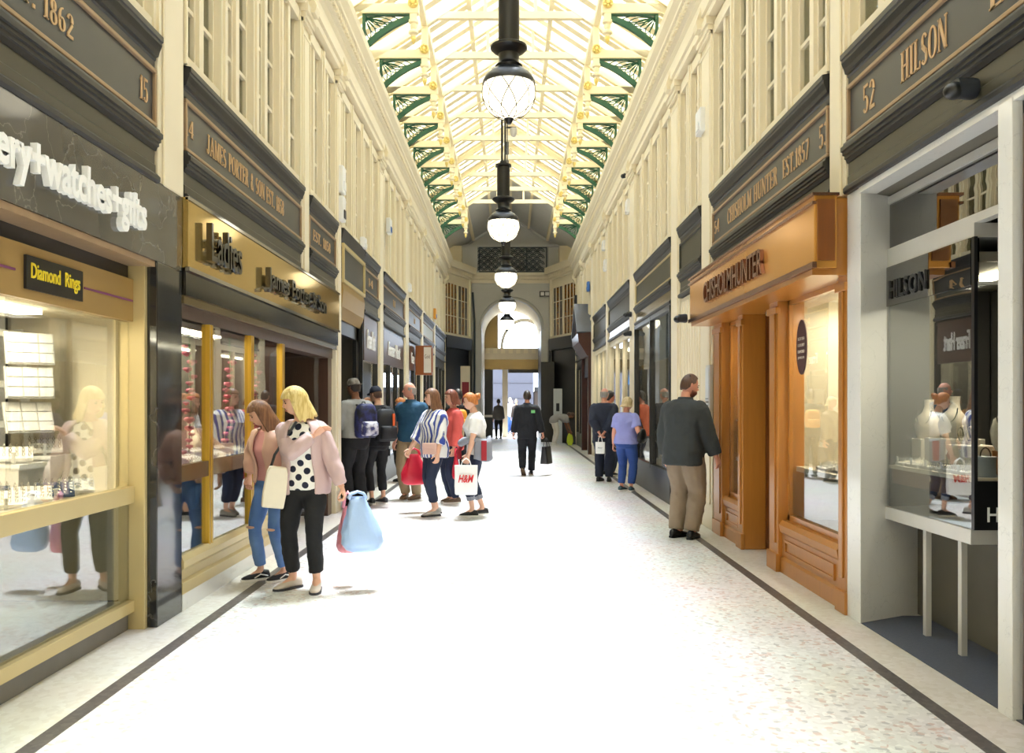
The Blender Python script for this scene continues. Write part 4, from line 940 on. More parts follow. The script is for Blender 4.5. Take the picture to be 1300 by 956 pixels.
# ---------------------------------------------------------------- boxes on the upper walls
def wallbox(S, px, py0, py1, wpx, m, label, nm='alarm_box', m2=None, L=2.36):
    Y = ypx(px, L); z0, z1 = zpx(py1, Y), zpx(py0, Y); w = min(.28, wpx * Y * Y / (F * L))
    t = thing(nm, label, 'wall box', (S * L, Y, z0))
    B = BX(S); b = MB(); B(b, L - .07, L + .01, Y - w / 2, Y + w / 2, z0, z1); b.obj('case', m, t, bevel=.012)
    b = MB(); B(b, L - .085, L - .07, Y - w / 4, Y + w / 4, z0 + (z1 - z0) * .1, z0 + (z1 - z0) * .45); b.obj('cover', m2 or m, t, bevel=.006)
wallbox(-1, 431, 212, 246, 4, 'plastic_white', 'tall white alarm box on the left pilaster, upper of two')
wallbox(-1, 431, 250, 281, 4, 'plastic_white', 'white alarm box on the left pilaster, lower of two with a dark front', m2='plastic_dark')
wallbox(-1, 459, 302, 316, 3, 'plastic_white', 'tiny white box above the gold-framed board')
wallbox(-1, 492, 278, 297, 4, 'plastic_white', 'white and blue alarm box high on the left wall', m2='plastic_blue')
wallbox(-1, 518, 360, 370, 2, 'plastic_white', 'tiny white box low on the far left wall')
wallbox(-1, 551, 392, 405, 2, 'plastic_orange', 'orange alarm box far down the left wall', m2='plastic_blue')
wallbox(1, 893, 140, 170, 9, 'plastic_white', 'white rounded alarm box high on the right pilaster')
wallbox(1, 799, 254, 271, 6, 'plastic_white', 'white alarm box on the right wall under the round camera')
wallbox(1, 768, 306, 318, 5, 'plastic_white', 'white alarm box farther down the right wall, upper of two')
wallbox(1, 770, 330, 344, 4, 'plastic_white', 'white alarm box farther down the right wall, lower of two')
wallbox(1, 748, 358, 370, 3, 'plastic_blue', 'blue alarm box far down the right wall')
wallbox(1, 732, 375, 386, 2, 'plastic_dark', 'dark alarm box at the far end of the right wall')
cctv(2.36, ypx(798, 2.36), zpx(223, ypx(798, 2.36)), 1, 'dark round camera high on the right wall')

# ---------------------------------------------------------------- far end: canted bays, arch wall, vestibule, street
for S in (-1, 1):
    nm_ = 'left' if S < 0 else 'right'
    w = struct('wall_end_' + nm_)
    p0, p1 = Vector((S * 2.43, 31.0, 0)), Vector((S * 1.62, 33.2, 0)); d = (p1 - p0); ln_ = d.length; d.normalize()
    nrm = Vector((-d.y * S, d.x * S, 0)) if S < 0 else Vector((-d.y, d.x, 0))
    if nrm.y > 0: nrm = -nrm
    def slab(u0, u1, z0, z1, th, out=0.0):
        a = p0 + d * u0 + nrm * out; c = p0 + d * u1 + nrm * out
        b = MB(); vs = []
        for q in (a, c, c - nrm * th, a - nrm * th): vs += [(q.x, q.y, z0), (q.x, q.y, z1)]
        return b.add(vs, [(0, 2, 3, 1), (2, 4, 5, 3), (4, 6, 7, 5), (6, 0, 1, 7), (1, 3, 5, 7), (0, 6, 4, 2)])
    slab(-.2, ln_ + .1, 0, 4.0, .2).obj('black_front', 'black_gloss', w)
    slab(.0, ln_, 3.55, 4.0, .1, .12).obj('black_cornice', 'black_gloss', w)
    slab(-.1, ln_ + .05, 5.95, 6.3, .2).obj('head', 'cream', w)
    slab(-.1, ln_ + .05, 3.98, 4.1, .2, .05).obj('sill', 'cream', w)
    slab(-.1, ln_ + .05, 6.3, 6.5, .3, .1).obj('cornice_bed', 'cream', w)
    slab(-.1, ln_ + .12, 6.5, 6.76, .4, .28).obj('cornice_top', 'cream', w)
    b = MB(); k = 0
    while k < ln_: b.merge(slab(k, k + .06, 6.38, 6.5, .05, .16)); k += .13
    tag(b.obj('dentils', 'cream', w), kind='stuff')
    wk += 1
    wd = struct('window_%d' % wk, tuple(p0 + d * ln_ / 2 + Vector((0, 0, 4.1))))
    for u, uw in ((0, .12), (.34, .03), (.62, .03), (.9, .03), (1.18, .16), (1.62, .03), (1.92, .03), (ln_ - .14, .14)): slab(u, u + uw, 4.1, 5.97, .14 if uw > .1 else .03, .01).obj('mullion', 'cream', wd)
    for z in (4.75, 5.4): slab(.1, ln_, z - .012, z + .012, .02).obj('transom', 'cream', wd)
    for u0, u1 in ((.12, .34), (.37, .62), (.65, .9), (.93, 1.18)): slab(u0, u1, 4.1, 5.96, .01, -.015).obj('stained_pane', 'stain_amber', wd)
    slab(1.34, 1.62, 4.1, 5.96, .01, -.015).obj('stained_pane', 'stain_dark', wd); slab(1.65, 1.92, 4.1, 5.96, .01, -.015).obj('stained_pane', 'stain_amber', wd)
    slab(1.95, ln_ - .1, 4.1, 5.96, .01, -.015).obj('stained_pane', 'stain_dark', wd)
    # return to the arch wall
    MB().box(*sx(S, 1.55, 1.9), 33.2, 34.1, 4.0, 6.3).obj('return_wall', 'cream', w)
    MB().box(*sx(S, 1.5, 1.9), 33.2, 34.1, 0, 4.0).obj('return_front', 'black_gloss', w)
    MB().box(*sx(S, 1.9, 4.0), 33.0, 34.1, 0, 7.6).obj('backing', 'cream', w)
we = struct('wall_end'); AX, AZ, AR = .04, 4.42, 1.19
b = MB(); N = 24; f3 = lambda u, v, d: (u, d, v)
arc_ = [(AX + AR * math.cos(math.pi * i / N), AZ + AR * math.sin(math.pi * i / N)) for i in range(N + 1)]
for i in range(N):
    (x0, z0), (x1, z1) = arc_[i], arc_[i + 1]; b.prism([(x0, z0), (x0, 6.35), (x1, 6.35), (x1, z1)], f3, 34.0, 34.25)
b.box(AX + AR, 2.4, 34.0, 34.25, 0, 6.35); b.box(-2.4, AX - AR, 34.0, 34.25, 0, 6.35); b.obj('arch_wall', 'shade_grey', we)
for r0, r1, o in ((AR, AR + .08, .14), (AR + .12, AR + .22, .09)):
    b = MB()
    for i in range(N):
        q = [(AX + r * math.cos(math.pi * k / N), AZ + r * math.sin(math.pi * k / N)) for r, k in ((r0, i), (r1, i), (r1, i + 1), (r0, i + 1))]
        b.prism(q, f3, 34.0 - o, 34.02)
    b.obj('archivolt', 'shade_grey', we)
MB().prism([(0, 6.28), (-.06, 6.28), (-.08, 6.4), (-.14, 6.44), (-.14, 6.52), (-.22, 6.58), (-.25, 6.68), (0, 6.7)], lambda u, v, x: (x, 34.0 + u, v), -1.7, 1.7).obj('entablature', 'cream', we)
b = MB(); x = -1.6
while x < 1.6: b.box(x, x + .06, 33.85, 33.95, 6.42, 6.5); x += .13
tag(b.obj('dentils', 'cream', we), kind='stuff')
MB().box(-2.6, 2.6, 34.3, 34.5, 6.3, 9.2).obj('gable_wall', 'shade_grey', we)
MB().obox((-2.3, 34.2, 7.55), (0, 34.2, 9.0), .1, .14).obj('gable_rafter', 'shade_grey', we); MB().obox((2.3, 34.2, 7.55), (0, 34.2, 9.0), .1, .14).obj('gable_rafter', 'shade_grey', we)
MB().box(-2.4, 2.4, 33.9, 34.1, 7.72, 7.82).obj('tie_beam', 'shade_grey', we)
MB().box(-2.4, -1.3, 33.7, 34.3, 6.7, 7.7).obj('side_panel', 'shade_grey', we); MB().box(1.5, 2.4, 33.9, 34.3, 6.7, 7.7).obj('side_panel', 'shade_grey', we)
gr = thing('scale_grille', 'dark teal iron grille of fish scales above the end arch', 'grille', (.1, 33.95, 6.72))
MB().box(-1.25, 1.45, 33.93, 33.97, 6.71, 6.76).obj('frame', 'teal_iron', gr)
MB().box(-1.25, 1.45, 33.93, 33.97, 7.68, 7.73).obj('frame', 'teal_iron', gr)
for x in (-1.25, .62, 1.41): MB().box(x, x + .04, 33.93, 33.97, 6.76, 7.68).obj('upright', 'teal_iron', gr)
b = MB(); r = .15
for row in range(7):
    for c in range(10):
        cx = -1.2 + (c + (.5 if row % 2 else 0)) * 2 * r
        if cx > 1.4 or cx + r > 1.45: continue
        for rr in (r, r * .6): b.tube([(cx + r + rr * math.cos(R(a)) - r, 33.95, 6.77 + row * .125 + rr * math.sin(R(a))) for a in range(0, 181, 20)], .017, 4)
tag(b.obj('scales', 'teal_iron', gr), kind='stuff')
MB().box(-1.23, 1.43, 34.1, 34.2, 6.72, 7.7).obj('backing', 'shade_grey', gr)
ex = thing('exit_sign', 'small dark exit sign high on the arch wall, right of the lamps', 'sign', (1.36, 33.95, 5.85))
MB().box(1.16, 1.58, 33.9, 33.99, 5.74, 5.96).obj('case', 'plastic_dark', ex)
MB().box(1.2, 1.34, 33.885, 33.9, 5.78, 5.92).obj('pictogram', 'plastic_white', ex); MB().box(1.38, 1.54, 33.885, 33.9, 5.78, 5.92).obj('pictogram', 'plastic_white', ex)
# vestibule with barrel vault, transom and doors
vs_ = struct('wall_vestibule')
b = MB()
for i in range(N):
    (x0, z0), (x1, z1) = arc_[i], arc_[i + 1]; b.prism([(x0, z0), (x0 * 1.0 + (x0 - AX) * .08, z0 + .1), (x1 + (x1 - AX) * .08, z1 + .1), (x1, z1)], f3, 34.2, 38.2)
b.obj('barrel_vault', 'inside_cream', vs_)
MB().box(AX + AR, AX + AR + .15, 34.2, 38.2, 0, 4.5).obj('side_wall', 'black_paint', vs_); MB().box(AX - AR - .15, AX - AR, 34.2, 38.2, 0, 4.5).obj('side_wall', 'tan_stone', vs_)
MB().box(AX - AR, AX + AR, 37.9, 38.1, 3.45, 3.95).obj('transom_beam', 'tan_stone', vs_)
for i in range(7): MB().box(-1.1 + i * .34, -.92 + i * .34, 37.86, 37.9, 3.72, 3.94).obj('transom_block', 'inside_cream', vs_)
MB().box(AX - AR, AX + AR, 37.9, 38.1, 3.0, 3.45).obj('lintel', 'bronze_panel', vs_)
MB().box(AX - AR, -.55, 37.9, 38.1, 3.95, 5.7).obj('fanlight_infill', 'bronze_panel', vs_)
b = MB(); c2x, c2z, r2 = .62, 3.95, .95
for i in range(16):
    q = [(c2x + r * math.cos(math.pi * k / 16), c2z + r * 1.25 * math.sin(math.pi * k / 16)) for r, k in ((r2, i), (r2 + .12, i), (r2 + .12, i + 1), (r2, i + 1))]
    b.prism(q, f3, 37.95, 38.1)
b.obj('inner_archivolt', 'white_paint', vs_)
MB().box(-.36, -.12, 37.9, 38.1, 0, 3.0).obj('door_post', 'tan_stone', vs_)
MB().box(-.1, 1.35, 37.85, 37.95, 2.85, 3.0).obj('door_head', 'charcoal', vs_)
for k, (x0, x1, y) in enumerate(((-1.12, -.75, 36.6), (1.36, 1.42, 36.6))):
    dl = struct('door_%d' % (k + 1), (x0, y, 0)); MB().box(x0, x1, y, y + .08, .02, 2.95).obj('leaf', 'charcoal', dl); MB().box(x0 + .02, x1 - .02, y - .01, y, .9, 1.0).obj('push_bar', 'steel', dl)
MB().box(1.18, 1.75, 33.0, 33.1, 0, 3.1).obj('door_leaf', 'charcoal', struct('door_3'))
pb_ = thing('pipe', 'dark blue drainpipe at the left of the end arch', 'pipe', (-1.42, 33.7, 0))
MB().tube([(-1.42, 33.7, 0), (-1.42, 33.7, 4.8), (-1.45, 33.75, 5.2), (-1.5, 33.9, 5.9)], .04, 8).obj('tube', 'teal_iron', pb_)
po_ = thing('poster', 'dark red poster on the pale panel at the far left', 'poster', (-1.7, 32.1, 0))
MB().box(-1.88, -1.52, 32.1, 32.14, 0, 2.9).obj('backing', 'tan_stone', po_); MB().box(-1.82, -1.56, 32.08, 32.1, 1.2, 2.3).obj('sheet', 'poster_red', po_)
tb = thing('info_board', 'pale information board on the dark front at the far right', 'notice', (1.8, 32.1, 0))
MB().box(1.62, 1.95, 32.1, 32.13, 0, 2.05).obj('sheet', 'frosted', tb); MB().box(1.72, 1.84, 32.08, 32.1, 1.2, 1.5).obj('picture', 'plastic_dark', tb)
# street beyond the doors
st = struct('ground'); MB().box(-20, 20, 38.2, 60, -.2, -.02).obj('paving', 'street_pave', st)
bl = thing('building', 'grey stone building across the street beyond the doors', 'building', (0, 50, 0))
MB().box(-2, 1.35, 50, 54, 0, 4.6).obj('wall', 'street_grey', bl)
for z in (.9, 1.8, 2.7, 3.6): MB().box(-2, 1.35, 49.95, 50, z, z + .06).obj('stone_course', 'street_grey', bl)
b2 = thing('building', 'dark brown shopfront across the street, right of the doorway view', 'building', (2.3, 50, 0))
MB().box(1.4, 6, 50.2, 54, 0, 2.2).obj('shopfront', 'shop_brown', b2); MB().box(1.4, 6, 50.1, 50.2, 2.2, 2.45).obj('fascia', 'charcoal', b2)
b3 = thing('building', 'blue signed shop across the street, left of the doorway view', 'building', (-4, 50, 0))
MB().box(-8, -2.05, 50.2, 54, 0, 4.6).obj('wall', 'charcoal', b3); MB().box(-2.9, -2.1, 50.1, 50.2, 2.6, 4.2).obj('sign', 'sky_blue_sign', b3)
# ---------------------------------------------------------------- people
def cloth(name, col, rough=.85, var=.12, bump=.35, bs=14, col2=None, scale=5): return pmat(name, col, rough, var=var, scale=scale, bump=bump, bscale=bs, col2=col2)
pmat('skin_fair', '#e2b196', .5, var=.06, scale=8); pmat('skin_pink', '#d99a82', .5, var=.08, scale=8); pmat('skin_brown', '#8a5c42', .5, var=.08)
pmat('lips', '#b0605a', .45); pmat('eye_dark', '#2a2320', .2); pmat('brow', '#6b4a34', .7)
def hairm(name, c1, c2): pmat(name, c1, .45, col2=c2, scale=30, stretch=(3, 3, .25), bump=.4, bscale=60)
hairm('hair_blonde', '#e3cf8e', '#c9ad62'); hairm('hair_brown', '#6a4630', '#8a6242'); hairm('hair_dark', '#2a2320', '#3b302a'); hairm('hair_ginger', '#c9803f', '#a9602c')
hairm('hair_grey', '#a9a49c', '#8c8780'); hairm('hair_sand', '#d8c398', '#b89e70'); hairm('hair_auburn', '#6e3a2c', '#86503a'); hairm('hair_brown2', '#4a3226', '#5c4030')
cloth('mauve', '#c4aaa8', .6); cloth('blush', '#d9b09c', .5); cloth('black_cloth', '#141518', var=.3); cloth('navy_cloth', '#1c2233', var=.25); cloth('suit', '#12141b', var=.3)
cloth('denim', '#5579b4', col2='#7396c9', scale=3, bump=.4); cloth('denim_dark', '#232c44', var=.25); cloth('denim_mid', '#2f4d92', var=.2); cloth('grey_knit', '#9b9b98'); cloth('polo_blue', '#24506e'); cloth('khaki', '#a08a6c'); cloth('khaki2', '#8f7f6c')
cloth('coral', '#e0605a'); cloth('white_tee', '#eeedea', bump=.4); cloth('lilac', '#8f93d0'); cloth('fleece', '#33383a', bump=.2); cloth('orange_tee', '#d4623a'); cloth('plaid', '#9a6a70', col2='#5c4a56', scale=25)
cloth('grey_top', '#9b9896'); cloth('cream_trouser', '#d8d2c8'); cloth('shirt_grey', '#5b5a5e'); cloth('red_cloth', '#a02530'); cloth('jacket_grey', '#8d8f98'); cloth('pink_cloth', '#d69a98')
pmat('shoe_black', '#17171a', .45); pmat('shoe_white', '#e8e6e0', .5); pmat('sole_gum', '#8d6a4c', .6); pmat('sole_white', '#efeeea', .5); pmat('shoe_cream', '#cfc3b4', .5); pmat('shoe_silver', '#a9a6a0', .3, metal=.4); pmat('shoe_brown', '#6b5440', .6); pmat('shoe_teal', '#34505c', .6); pmat('shoe_grey', '#3a3a3e', .6)
pmat('leather_black', '#17171a', .35, var=.2); pmat('bag_cream', '#e6ddc8', .5); pmat('bag_blue', '#a9c6ee', .35, var=.06, bump=.6, bscale=9); pmat('bag_pink', '#ee9aa4', .35, bump=.6, bscale=9); pmat('bag_red', '#d92742', .35, bump=.6, bscale=9); pmat('bag_white', '#eeeeec', .5, bump=.3, bscale=7); pmat('clutch_pink', '#dcb5a6', .5)
pmat('pack_blue', '#2a2f6a', .6, col2='#0f1120', scale=9); pmat('pack_white', '#d0d0da', .6, col2='#2c2f66', scale=12); pmat('pack_black', '#1b1c20', .7); pmat('strap_orange', '#e8642c', .6); pmat('hi_vis', '#c6d93a', .6, emit=0); pmat('badge_green', '#79c27a', .5); pmat('cap_grey', '#8e877c', .7, col2='#5f594f', scale=16); pmat('orange_pack', '#e89a2c', .6)
def nodes_of(n): m = MATS[n]; return m.node_tree.nodes, m.node_tree.links
def stripes(name, c1, c2, freq):
    m = cloth(name, c1); n, l = nodes_of(name); b = n['Principled BSDF']
    tc = n.new('ShaderNodeTexCoord'); w = n.new('ShaderNodeTexWave'); w.wave_type = 'BANDS'; w.bands_direction = 'X'; w.inputs['Scale'].default_value = freq; w.inputs['Distortion'].default_value = .35; w.inputs['Detail Scale'].default_value = .6
    l.new(tc.outputs['Object'], w.inputs['Vector'])
    rp = n.new('ShaderNodeValToRGB'); rp.color_ramp.interpolation = 'CONSTANT'; rp.color_ramp.elements[0].color = lin(c1); rp.color_ramp.elements[1].position = .42; rp.color_ramp.elements[1].color = lin(c2)
    e = rp.color_ramp.elements.new(.30); e.color = lin('#b9b3a0'); e = rp.color_ramp.elements.new(.36); e.color = lin(c1)
    l.new(w.outputs['Fac'], rp.inputs[0]); l.new(rp.outputs[0], b.inputs['Base Color'])
stripes('stripe_blouse', '#3a4c9a', '#e9e8e4', 5.2)
def polka(name, base, dot, sc, rad):
    cloth(name, base); n, l = nodes_of(name); b = n['Principled BSDF']
    tc = n.new('ShaderNodeTexCoord'); sp = n.new('ShaderNodeSeparateXYZ'); cb = n.new('ShaderNodeCombineXYZ'); mp = n.new('ShaderNodeMapping')
    l.new(tc.outputs['Object'], sp.inputs[0]); l.new(sp.outputs[0], cb.inputs[0]); l.new(sp.outputs[2], cb.inputs[1]); l.new(cb.outputs[0], mp.inputs[0]); mp.inputs['Rotation'].default_value = (0, 0, R(38))
    v = n.new('ShaderNodeTexVoronoi'); v.voronoi_dimensions = '2D'; v.inputs['Scale'].default_value = sc; v.inputs['Randomness'].default_value = .08; l.new(mp.outputs[0], v.inputs['Vector'])
    lt = n.new('ShaderNodeMath'); lt.operation = 'LESS_THAN'; lt.inputs[1].default_value = rad; l.new(v.outputs['Distance'], lt.inputs[0])
    mx = n.new('ShaderNodeMix'); mx.data_type = 'RGBA'; mx.inputs[6].default_value = lin(base); mx.inputs[7].default_value = lin(dot); l.new(lt.outputs[0], mx.inputs[0]); l.new(mx.outputs[2], b.inputs['Base Color'])
polka('polka_top', '#f1efe9', '#191d33', 12.5, .33)

WRINK = bpy.data.textures.new('wrinkle', 'CLOUDS'); WRINK.noise_scale = .085; WRINK.noise_depth = 2
BAKE = []
def lerp(a, b, t): return a + (b - a) * t
def sm(x): x = max(0., min(1., x)); return x * x * (3 - 2 * x)
def ik(a, b, l1, l2, hint):
    d = b - a; L = min(d.length, (l1 + l2) * .999); u = d.normalized(); b = a + u * L
    x = (l1 * l1 - l2 * l2 + L * L) / (2 * L); h = math.sqrt(max(l1 * l1 - x * x, 1e-6))
    n = hint - u * hint.dot(u); n = n.normalized() if n.length > 1e-4 else Vector((0, 1, 0))
    return a + u * x + n * h, b
TORSO = {'m': ((.80, .10, .10), (.86, .155, .118), (.93, .168, .125), (1.0, .162, .118), (1.1, .15, .108), (1.2, .16, .115), (1.3, .178, .12), (1.38, .182, .108), (1.425, .165, .09), (1.455, .1, .068), (1.49, .06, .058)),
         'f': ((.80, .10, .10), (.86, .165, .12), (.93, .175, .125), (1.0, .162, .115), (1.09, .132, .1), (1.2, .145, .112), (1.28, .158, .128), (1.36, .162, .108), (1.415, .145, .085), (1.45, .085, .06), (1.49, .052, .052))}
def person(label, loc, rotz, h=1.7, sex='m', fat=1.0, lean=0, roll=0, twist=0, head=(0, 0, 0), rh=None, lh=None, rf=None, lf=None, fyaw=(10, -10), skin='skin_fair', top='grey_top', top_t=.016, sleeve='long', hem=.82,
           legs='black_cloth', leg_t=.012, leg_len=1.0, shoes='shoe_black', sole='sole_white', hair='short', hairm='hair_brown', cuts=None, curl=(.5, .5), far=False, beard=None, cap=None, elbow=None, open_top=None, collar=None, face=True, footz=None, hair_len=.13, group=None, bare_legs=None):
    k = h / 1.75
    t = thing('person', label, 'person', loc, R(rotz), group)
    vox = .026 if far else .0135
    hipz = .93 * k
    Tw, Le, Ro = R(twist), R(lean), R(roll)
    def T(p):
        p = Vector(p) * k; q = p - Vector((0, 0, hipz)); f = sm((p.z - hipz + .05) / (.4 * k))
        if q.z < 0: return p
        M = Matrix.Rotation(Tw * f, 3, 'Z') @ Matrix.Rotation(-Le * f, 3, 'X') @ Matrix.Rotation(Ro * f, 3, 'Y')
        return Vector((0, 0, hipz)) + M @ q
    MT = Matrix.Rotation(Tw, 3, 'Z') @ Matrix.Rotation(-Le, 3, 'X') @ Matrix.Rotation(Ro, 3, 'Y')
    def torso(b, z0, z1, infl, arc=None, n=20, pel=False):
        tb = TORSO[sex]; zs = [z0] + [q[0] for q in tb if z0 < q[0] < z1] + [z1]; rings = []
        for z in zs:
            for i in range(len(tb) - 1):
                if tb[i][0] <= z <= tb[i + 1][0] or i == len(tb) - 2:
                    u = (z - tb[i][0]) / (tb[i + 1][0] - tb[i][0]); u = max(-1, min(1, u)); rx, ry = lerp(tb[i][1], tb[i + 1][1], u), lerp(tb[i][2], tb[i + 1][2], u); break
            if z < .9 and infl > 0 and not pel: rx, ry = max(rx, .16), max(ry, .118)
            ff = fat if z < 1.36 else 1 + (fat - 1) * .5
            rx = rx * ff + infl; ry = ry * ff * (1.0 if fat <= 1 else 1 + (fat - 1) * .6) + infl
            cy = .012 * math.sin((z - .9) * 6) - .005
            ring = []
            for j in range(n):
                a = (arc[0] + (arc[1] - arc[0]) * j / (n - 1)) if arc else 2 * math.pi * j / n
                e = .82; ca, sa = math.cos(a), math.sin(a)
                yb = ry * math.copysign(abs(sa) ** e, sa)
                if sex == 'f' and 1.17 < z < 1.36 and sa > 0: yb += .022 * math.exp(-((z - 1.27) / .05) ** 2) * sa
                ring.append(T((rx * math.copysign(abs(ca) ** e, ca), cy + yb, z)))
            rings.append(ring)
        b.loft(rings, caps=not arc, closed=not arc)
    # limbs
    arm, leg = {}, {}
    for s, key, tgt, ft in ((1, 'r', rh, rf), (-1, 'l', lh, lf)):
        w = .168 if sex == 'm' else .148
        sh = T((s * w * (1 + (fat - 1) * .4), -.005, 1.375))
        tg = Vector(tgt) * k if tgt else Vector((s * (.235 + .1 * (fat - 1)), .06, .83)) * k
        hint = Vector(elbow[0 if s > 0 else 1]) if elbow else Vector((s * .35, -1, -.1))
        el, wr = ik(sh, tg, .285 * k, .25 * k, hint); arm[key] = (sh, el, wr, s)
        hp = Vector((s * .09, 0, .92)) * k
        an = Vector((ft[0], ft[1], .085 if not footz else footz[0 if s > 0 else 1])) * k if ft else Vector((s * .095, 0, .085)) * k
        kn, an = ik(hp, an, .435 * k, .43 * k, Vector((s * .12, 1, 0))); leg[key] = (hp, kn, an, s)
    def armtube(b, a, f0, f1, infl, n=10):
        sh, el, wr, s = a; P = [sh, lerp(sh, el, .5), el, lerp(el, wr, .35), wr]; rr = [.056, .05, .042, .041, .027]
        fa = 1 + (fat - 1) * .7
        pts, rad = [], []; N = 9
        for i in range(N + 1):
            q = lerp(f0, f1, i / N) * 4; j = min(int(q), 3); u = q - j
            pts.append(lerp(P[j], P[j + 1], u)); rad.append((lerp(rr[j], rr[j + 1], u) * fa + infl) * k)
        b.tube(pts, rad, n)
        if f0 == 0: b.ell(sh, ((.054 * fa + infl * .8) * k,) * 3, 10, 8)
    def legtube(b, l, f0, f1, infl, n=12, flare=0):
        hp, kn, an, s = l; P = [hp + Vector((-s * .012 * k, 0, .05 * k)), lerp(hp, kn, .45), kn, lerp(kn, an, .35), an]; rr = [.092, .084, .057, .056, .038]; fa = 1 + (fat - 1) * .6
        pts, rad = [], []; N = 11
        for i in range(N + 1):
            q = lerp(f0, f1, i / N) * 4; j = min(int(q), 3); u = q - j
            pts.append(lerp(P[j], P[j + 1], u)); rad.append((lerp(rr[j], rr[j + 1], u) * fa + infl + flare * max(0, q / 4 - .5)) * k)
        b.tube(pts, rad, n)
    # body: one continuous skin surface
    b = MB(); torso(b, .85, 1.49, -.014)
    for a in arm.values(): armtube(b, a, 0, 1, 0)
    for l in leg.values():
        legtube(b, l, 0, 1, -.007); an = l[2]; fy = R(fyaw[0] if l[3] > 0 else fyaw[1]); d = Vector((-math.sin(fy) * 1, math.cos(fy), 0))
        b.tube([an + Vector((0, 0, .0)), an + d * .05 * k - Vector((0, 0, .03 * k)), an + d * .13 * k - Vector((0, 0, .055 * k))], [.04 * k, .038 * k, .022 * k], 8)
    nb, nt = T((0, 0, 1.44)), T((0, .012, 1.53)); b.tube([nb, lerp(nb, nt, .5), nt + MT @ Vector((0, .005, .03 * k))], [.062 * k, .054 * k, .052 * k], 12)
    body = b.obj('body', skin, t, local=True, smooth=2)
    x = MB()
    # head
    HR = MT @ Matrix.Rotation(R(head[0]), 3, 'Z') @ Matrix.Rotation(-R(head[1]), 3, 'X') @ Matrix.Rotation(R(head[2]), 3, 'Y')
    H = lambda p: nt + HR @ (Vector(p) * k)
    cz, cy = .105, .016; rx, ry, rz = .074, .094, .117
    nu, nv = 24, 16; rings = []
    for i in range(1, nv):
        e = math.pi * i / nv - math.pi / 2; ring = []
        for j in range(nu):
            a = 2 * math.pi * j / nu; dx, dy, dz = math.cos(e) * math.cos(a), math.cos(e) * math.sin(a), math.sin(e)
            px, py, pz = rx * dx, ry * dy, rz * dz
            if dz < 0: px *= 1 - .26 * (-dz) ** 1.4; py = py * (1 - .35 * (-dz)) if dy < 0 else py * (1 + .10 * (-dz)) + .012 * (-dz)
            if dy > .4 and -.2 < dz < .25: py -= .006 * math.exp(-((abs(dx) - .38) / .2) ** 2)
            ring.append(H((px, cy + py, cz + pz)))
        rings.append(ring)
    x.loft(rings)
    x.loft([[H((cx_ * w, cy + y_, z_)) for cx_ in (-1, -.4, .4, 1)] + [H((0, cy + y_ - .03, z_))] for w, y_, z_ in ((.006, .092, .125), (.009, .101, .108), (.013, .113, .085), (.015, .108, .076), (.008, .09, .07))])
    for s in (-1, 1): x.ell(H((s * .076, .004, .102)), (.009 * k, .019 * k, .031 * k), 8, 6, HR)
    # hands
    for key, (sh, el, wr, s) in arm.items():
        f = (wr - el).normalized(); pn = Vector((-s, .12, 0)); pn = (pn - f * pn.dot(f)); pn = pn.normalized() if pn.length > .2 else Vector((0, 0, -1)); a = f.cross(pn).normalized()
        if a.y < 0 and abs(a.y) > .15: a = -a
        cu = curl[0 if s > 0 else 1]
        x.loft([[wr + f * (u * k) + (a * math.cos(q) * w + pn * math.sin(q) * th) * k for q in [2 * math.pi * j / 8 for j in range(8)]] for u, w, th in ((-.02, .026, .022), (.01, .028, .02), (.045, .039, .019), (.08, .041, .015), (.092, .036, .01))])
        for i, (off, ln_) in enumerate(((.03, .072), (.01, .082), (-.011, .077), (-.031, .06))):
            p = wr + (f * .085 + a * off) * k; pts = [p - f * .015 * k, p]; ang = 0
            for sg in (.42, .33, .25):
                ang += cu * R(62); dd = f * math.cos(ang) + pn * math.sin(ang); p = p + dd * (ln_ * sg * k); pts.append(p)
            x.tube(pts, [.009 * k, .0092 * k, .0085 * k, .008 * k, .006 * k], 6)
        p = wr + (f * .02 + a * .026) * k; pts = [p]
        for q, ln_ in ((.9, .035), (.7, .03), (.5, .025)):
            p = p + (f * .75 + a * q * (1 - cu * .5) + pn * cu * .8).normalized() * ln_ * k; pts.append(p)
        x.tube(pts, [.012 * k, .0105 * k, .009 * k, .0065 * k], 6)
    BAKE.append((body, vox, 3, 0, x))
    # clothes
    sl = {'long': .96, 'short': .36, 'elbow': .55, 'three': .8, 'none': .12}[sleeve]
    tm = MB()
    if open_top:      # an inner top shows between the fronts of an open jacket
        ib = MB(); torso(ib, open_top[1], 1.45, .014); it = ib.obj('blouse', open_top[0], t, local=True, smooth=2); BAKE.append((it, vox, 3, .01, None))
        g0 = R(90 + open_top[2]); g1 = R(90 - open_top[3] + 360)
        sb = MB(); torso(sb, hem, 1.46, top_t + .012, arc=(g0, g1), n=26)
        jk = sb.obj('jacket', top, t, local=True, smooth=2); md = jk.modifiers.new('s', 'SOLIDIFY'); md.thickness = .02; md.offset = 0
        md = jk.modifiers.new('sub', 'SUBSURF'); md.levels = 1; md.render_levels = 1
        for key, a in arm.items(): armtube(tm, a, 0, sl, top_t + .01)
        so_ = tm.obj('sleeves', top, t, local=True, smooth=2); BAKE.append((so_, vox, 3, .018, None))
    else:
        torso(tm, hem, 1.472, top_t)
        for key, a in arm.items(): armtube(tm, a, 0, sl, top_t + (.012 if sl < .9 else .006))
        to = tm.obj('top', top, t, local=True, smooth=2); BAKE.append((to, vox, 4, .014 if not far else 0, None))
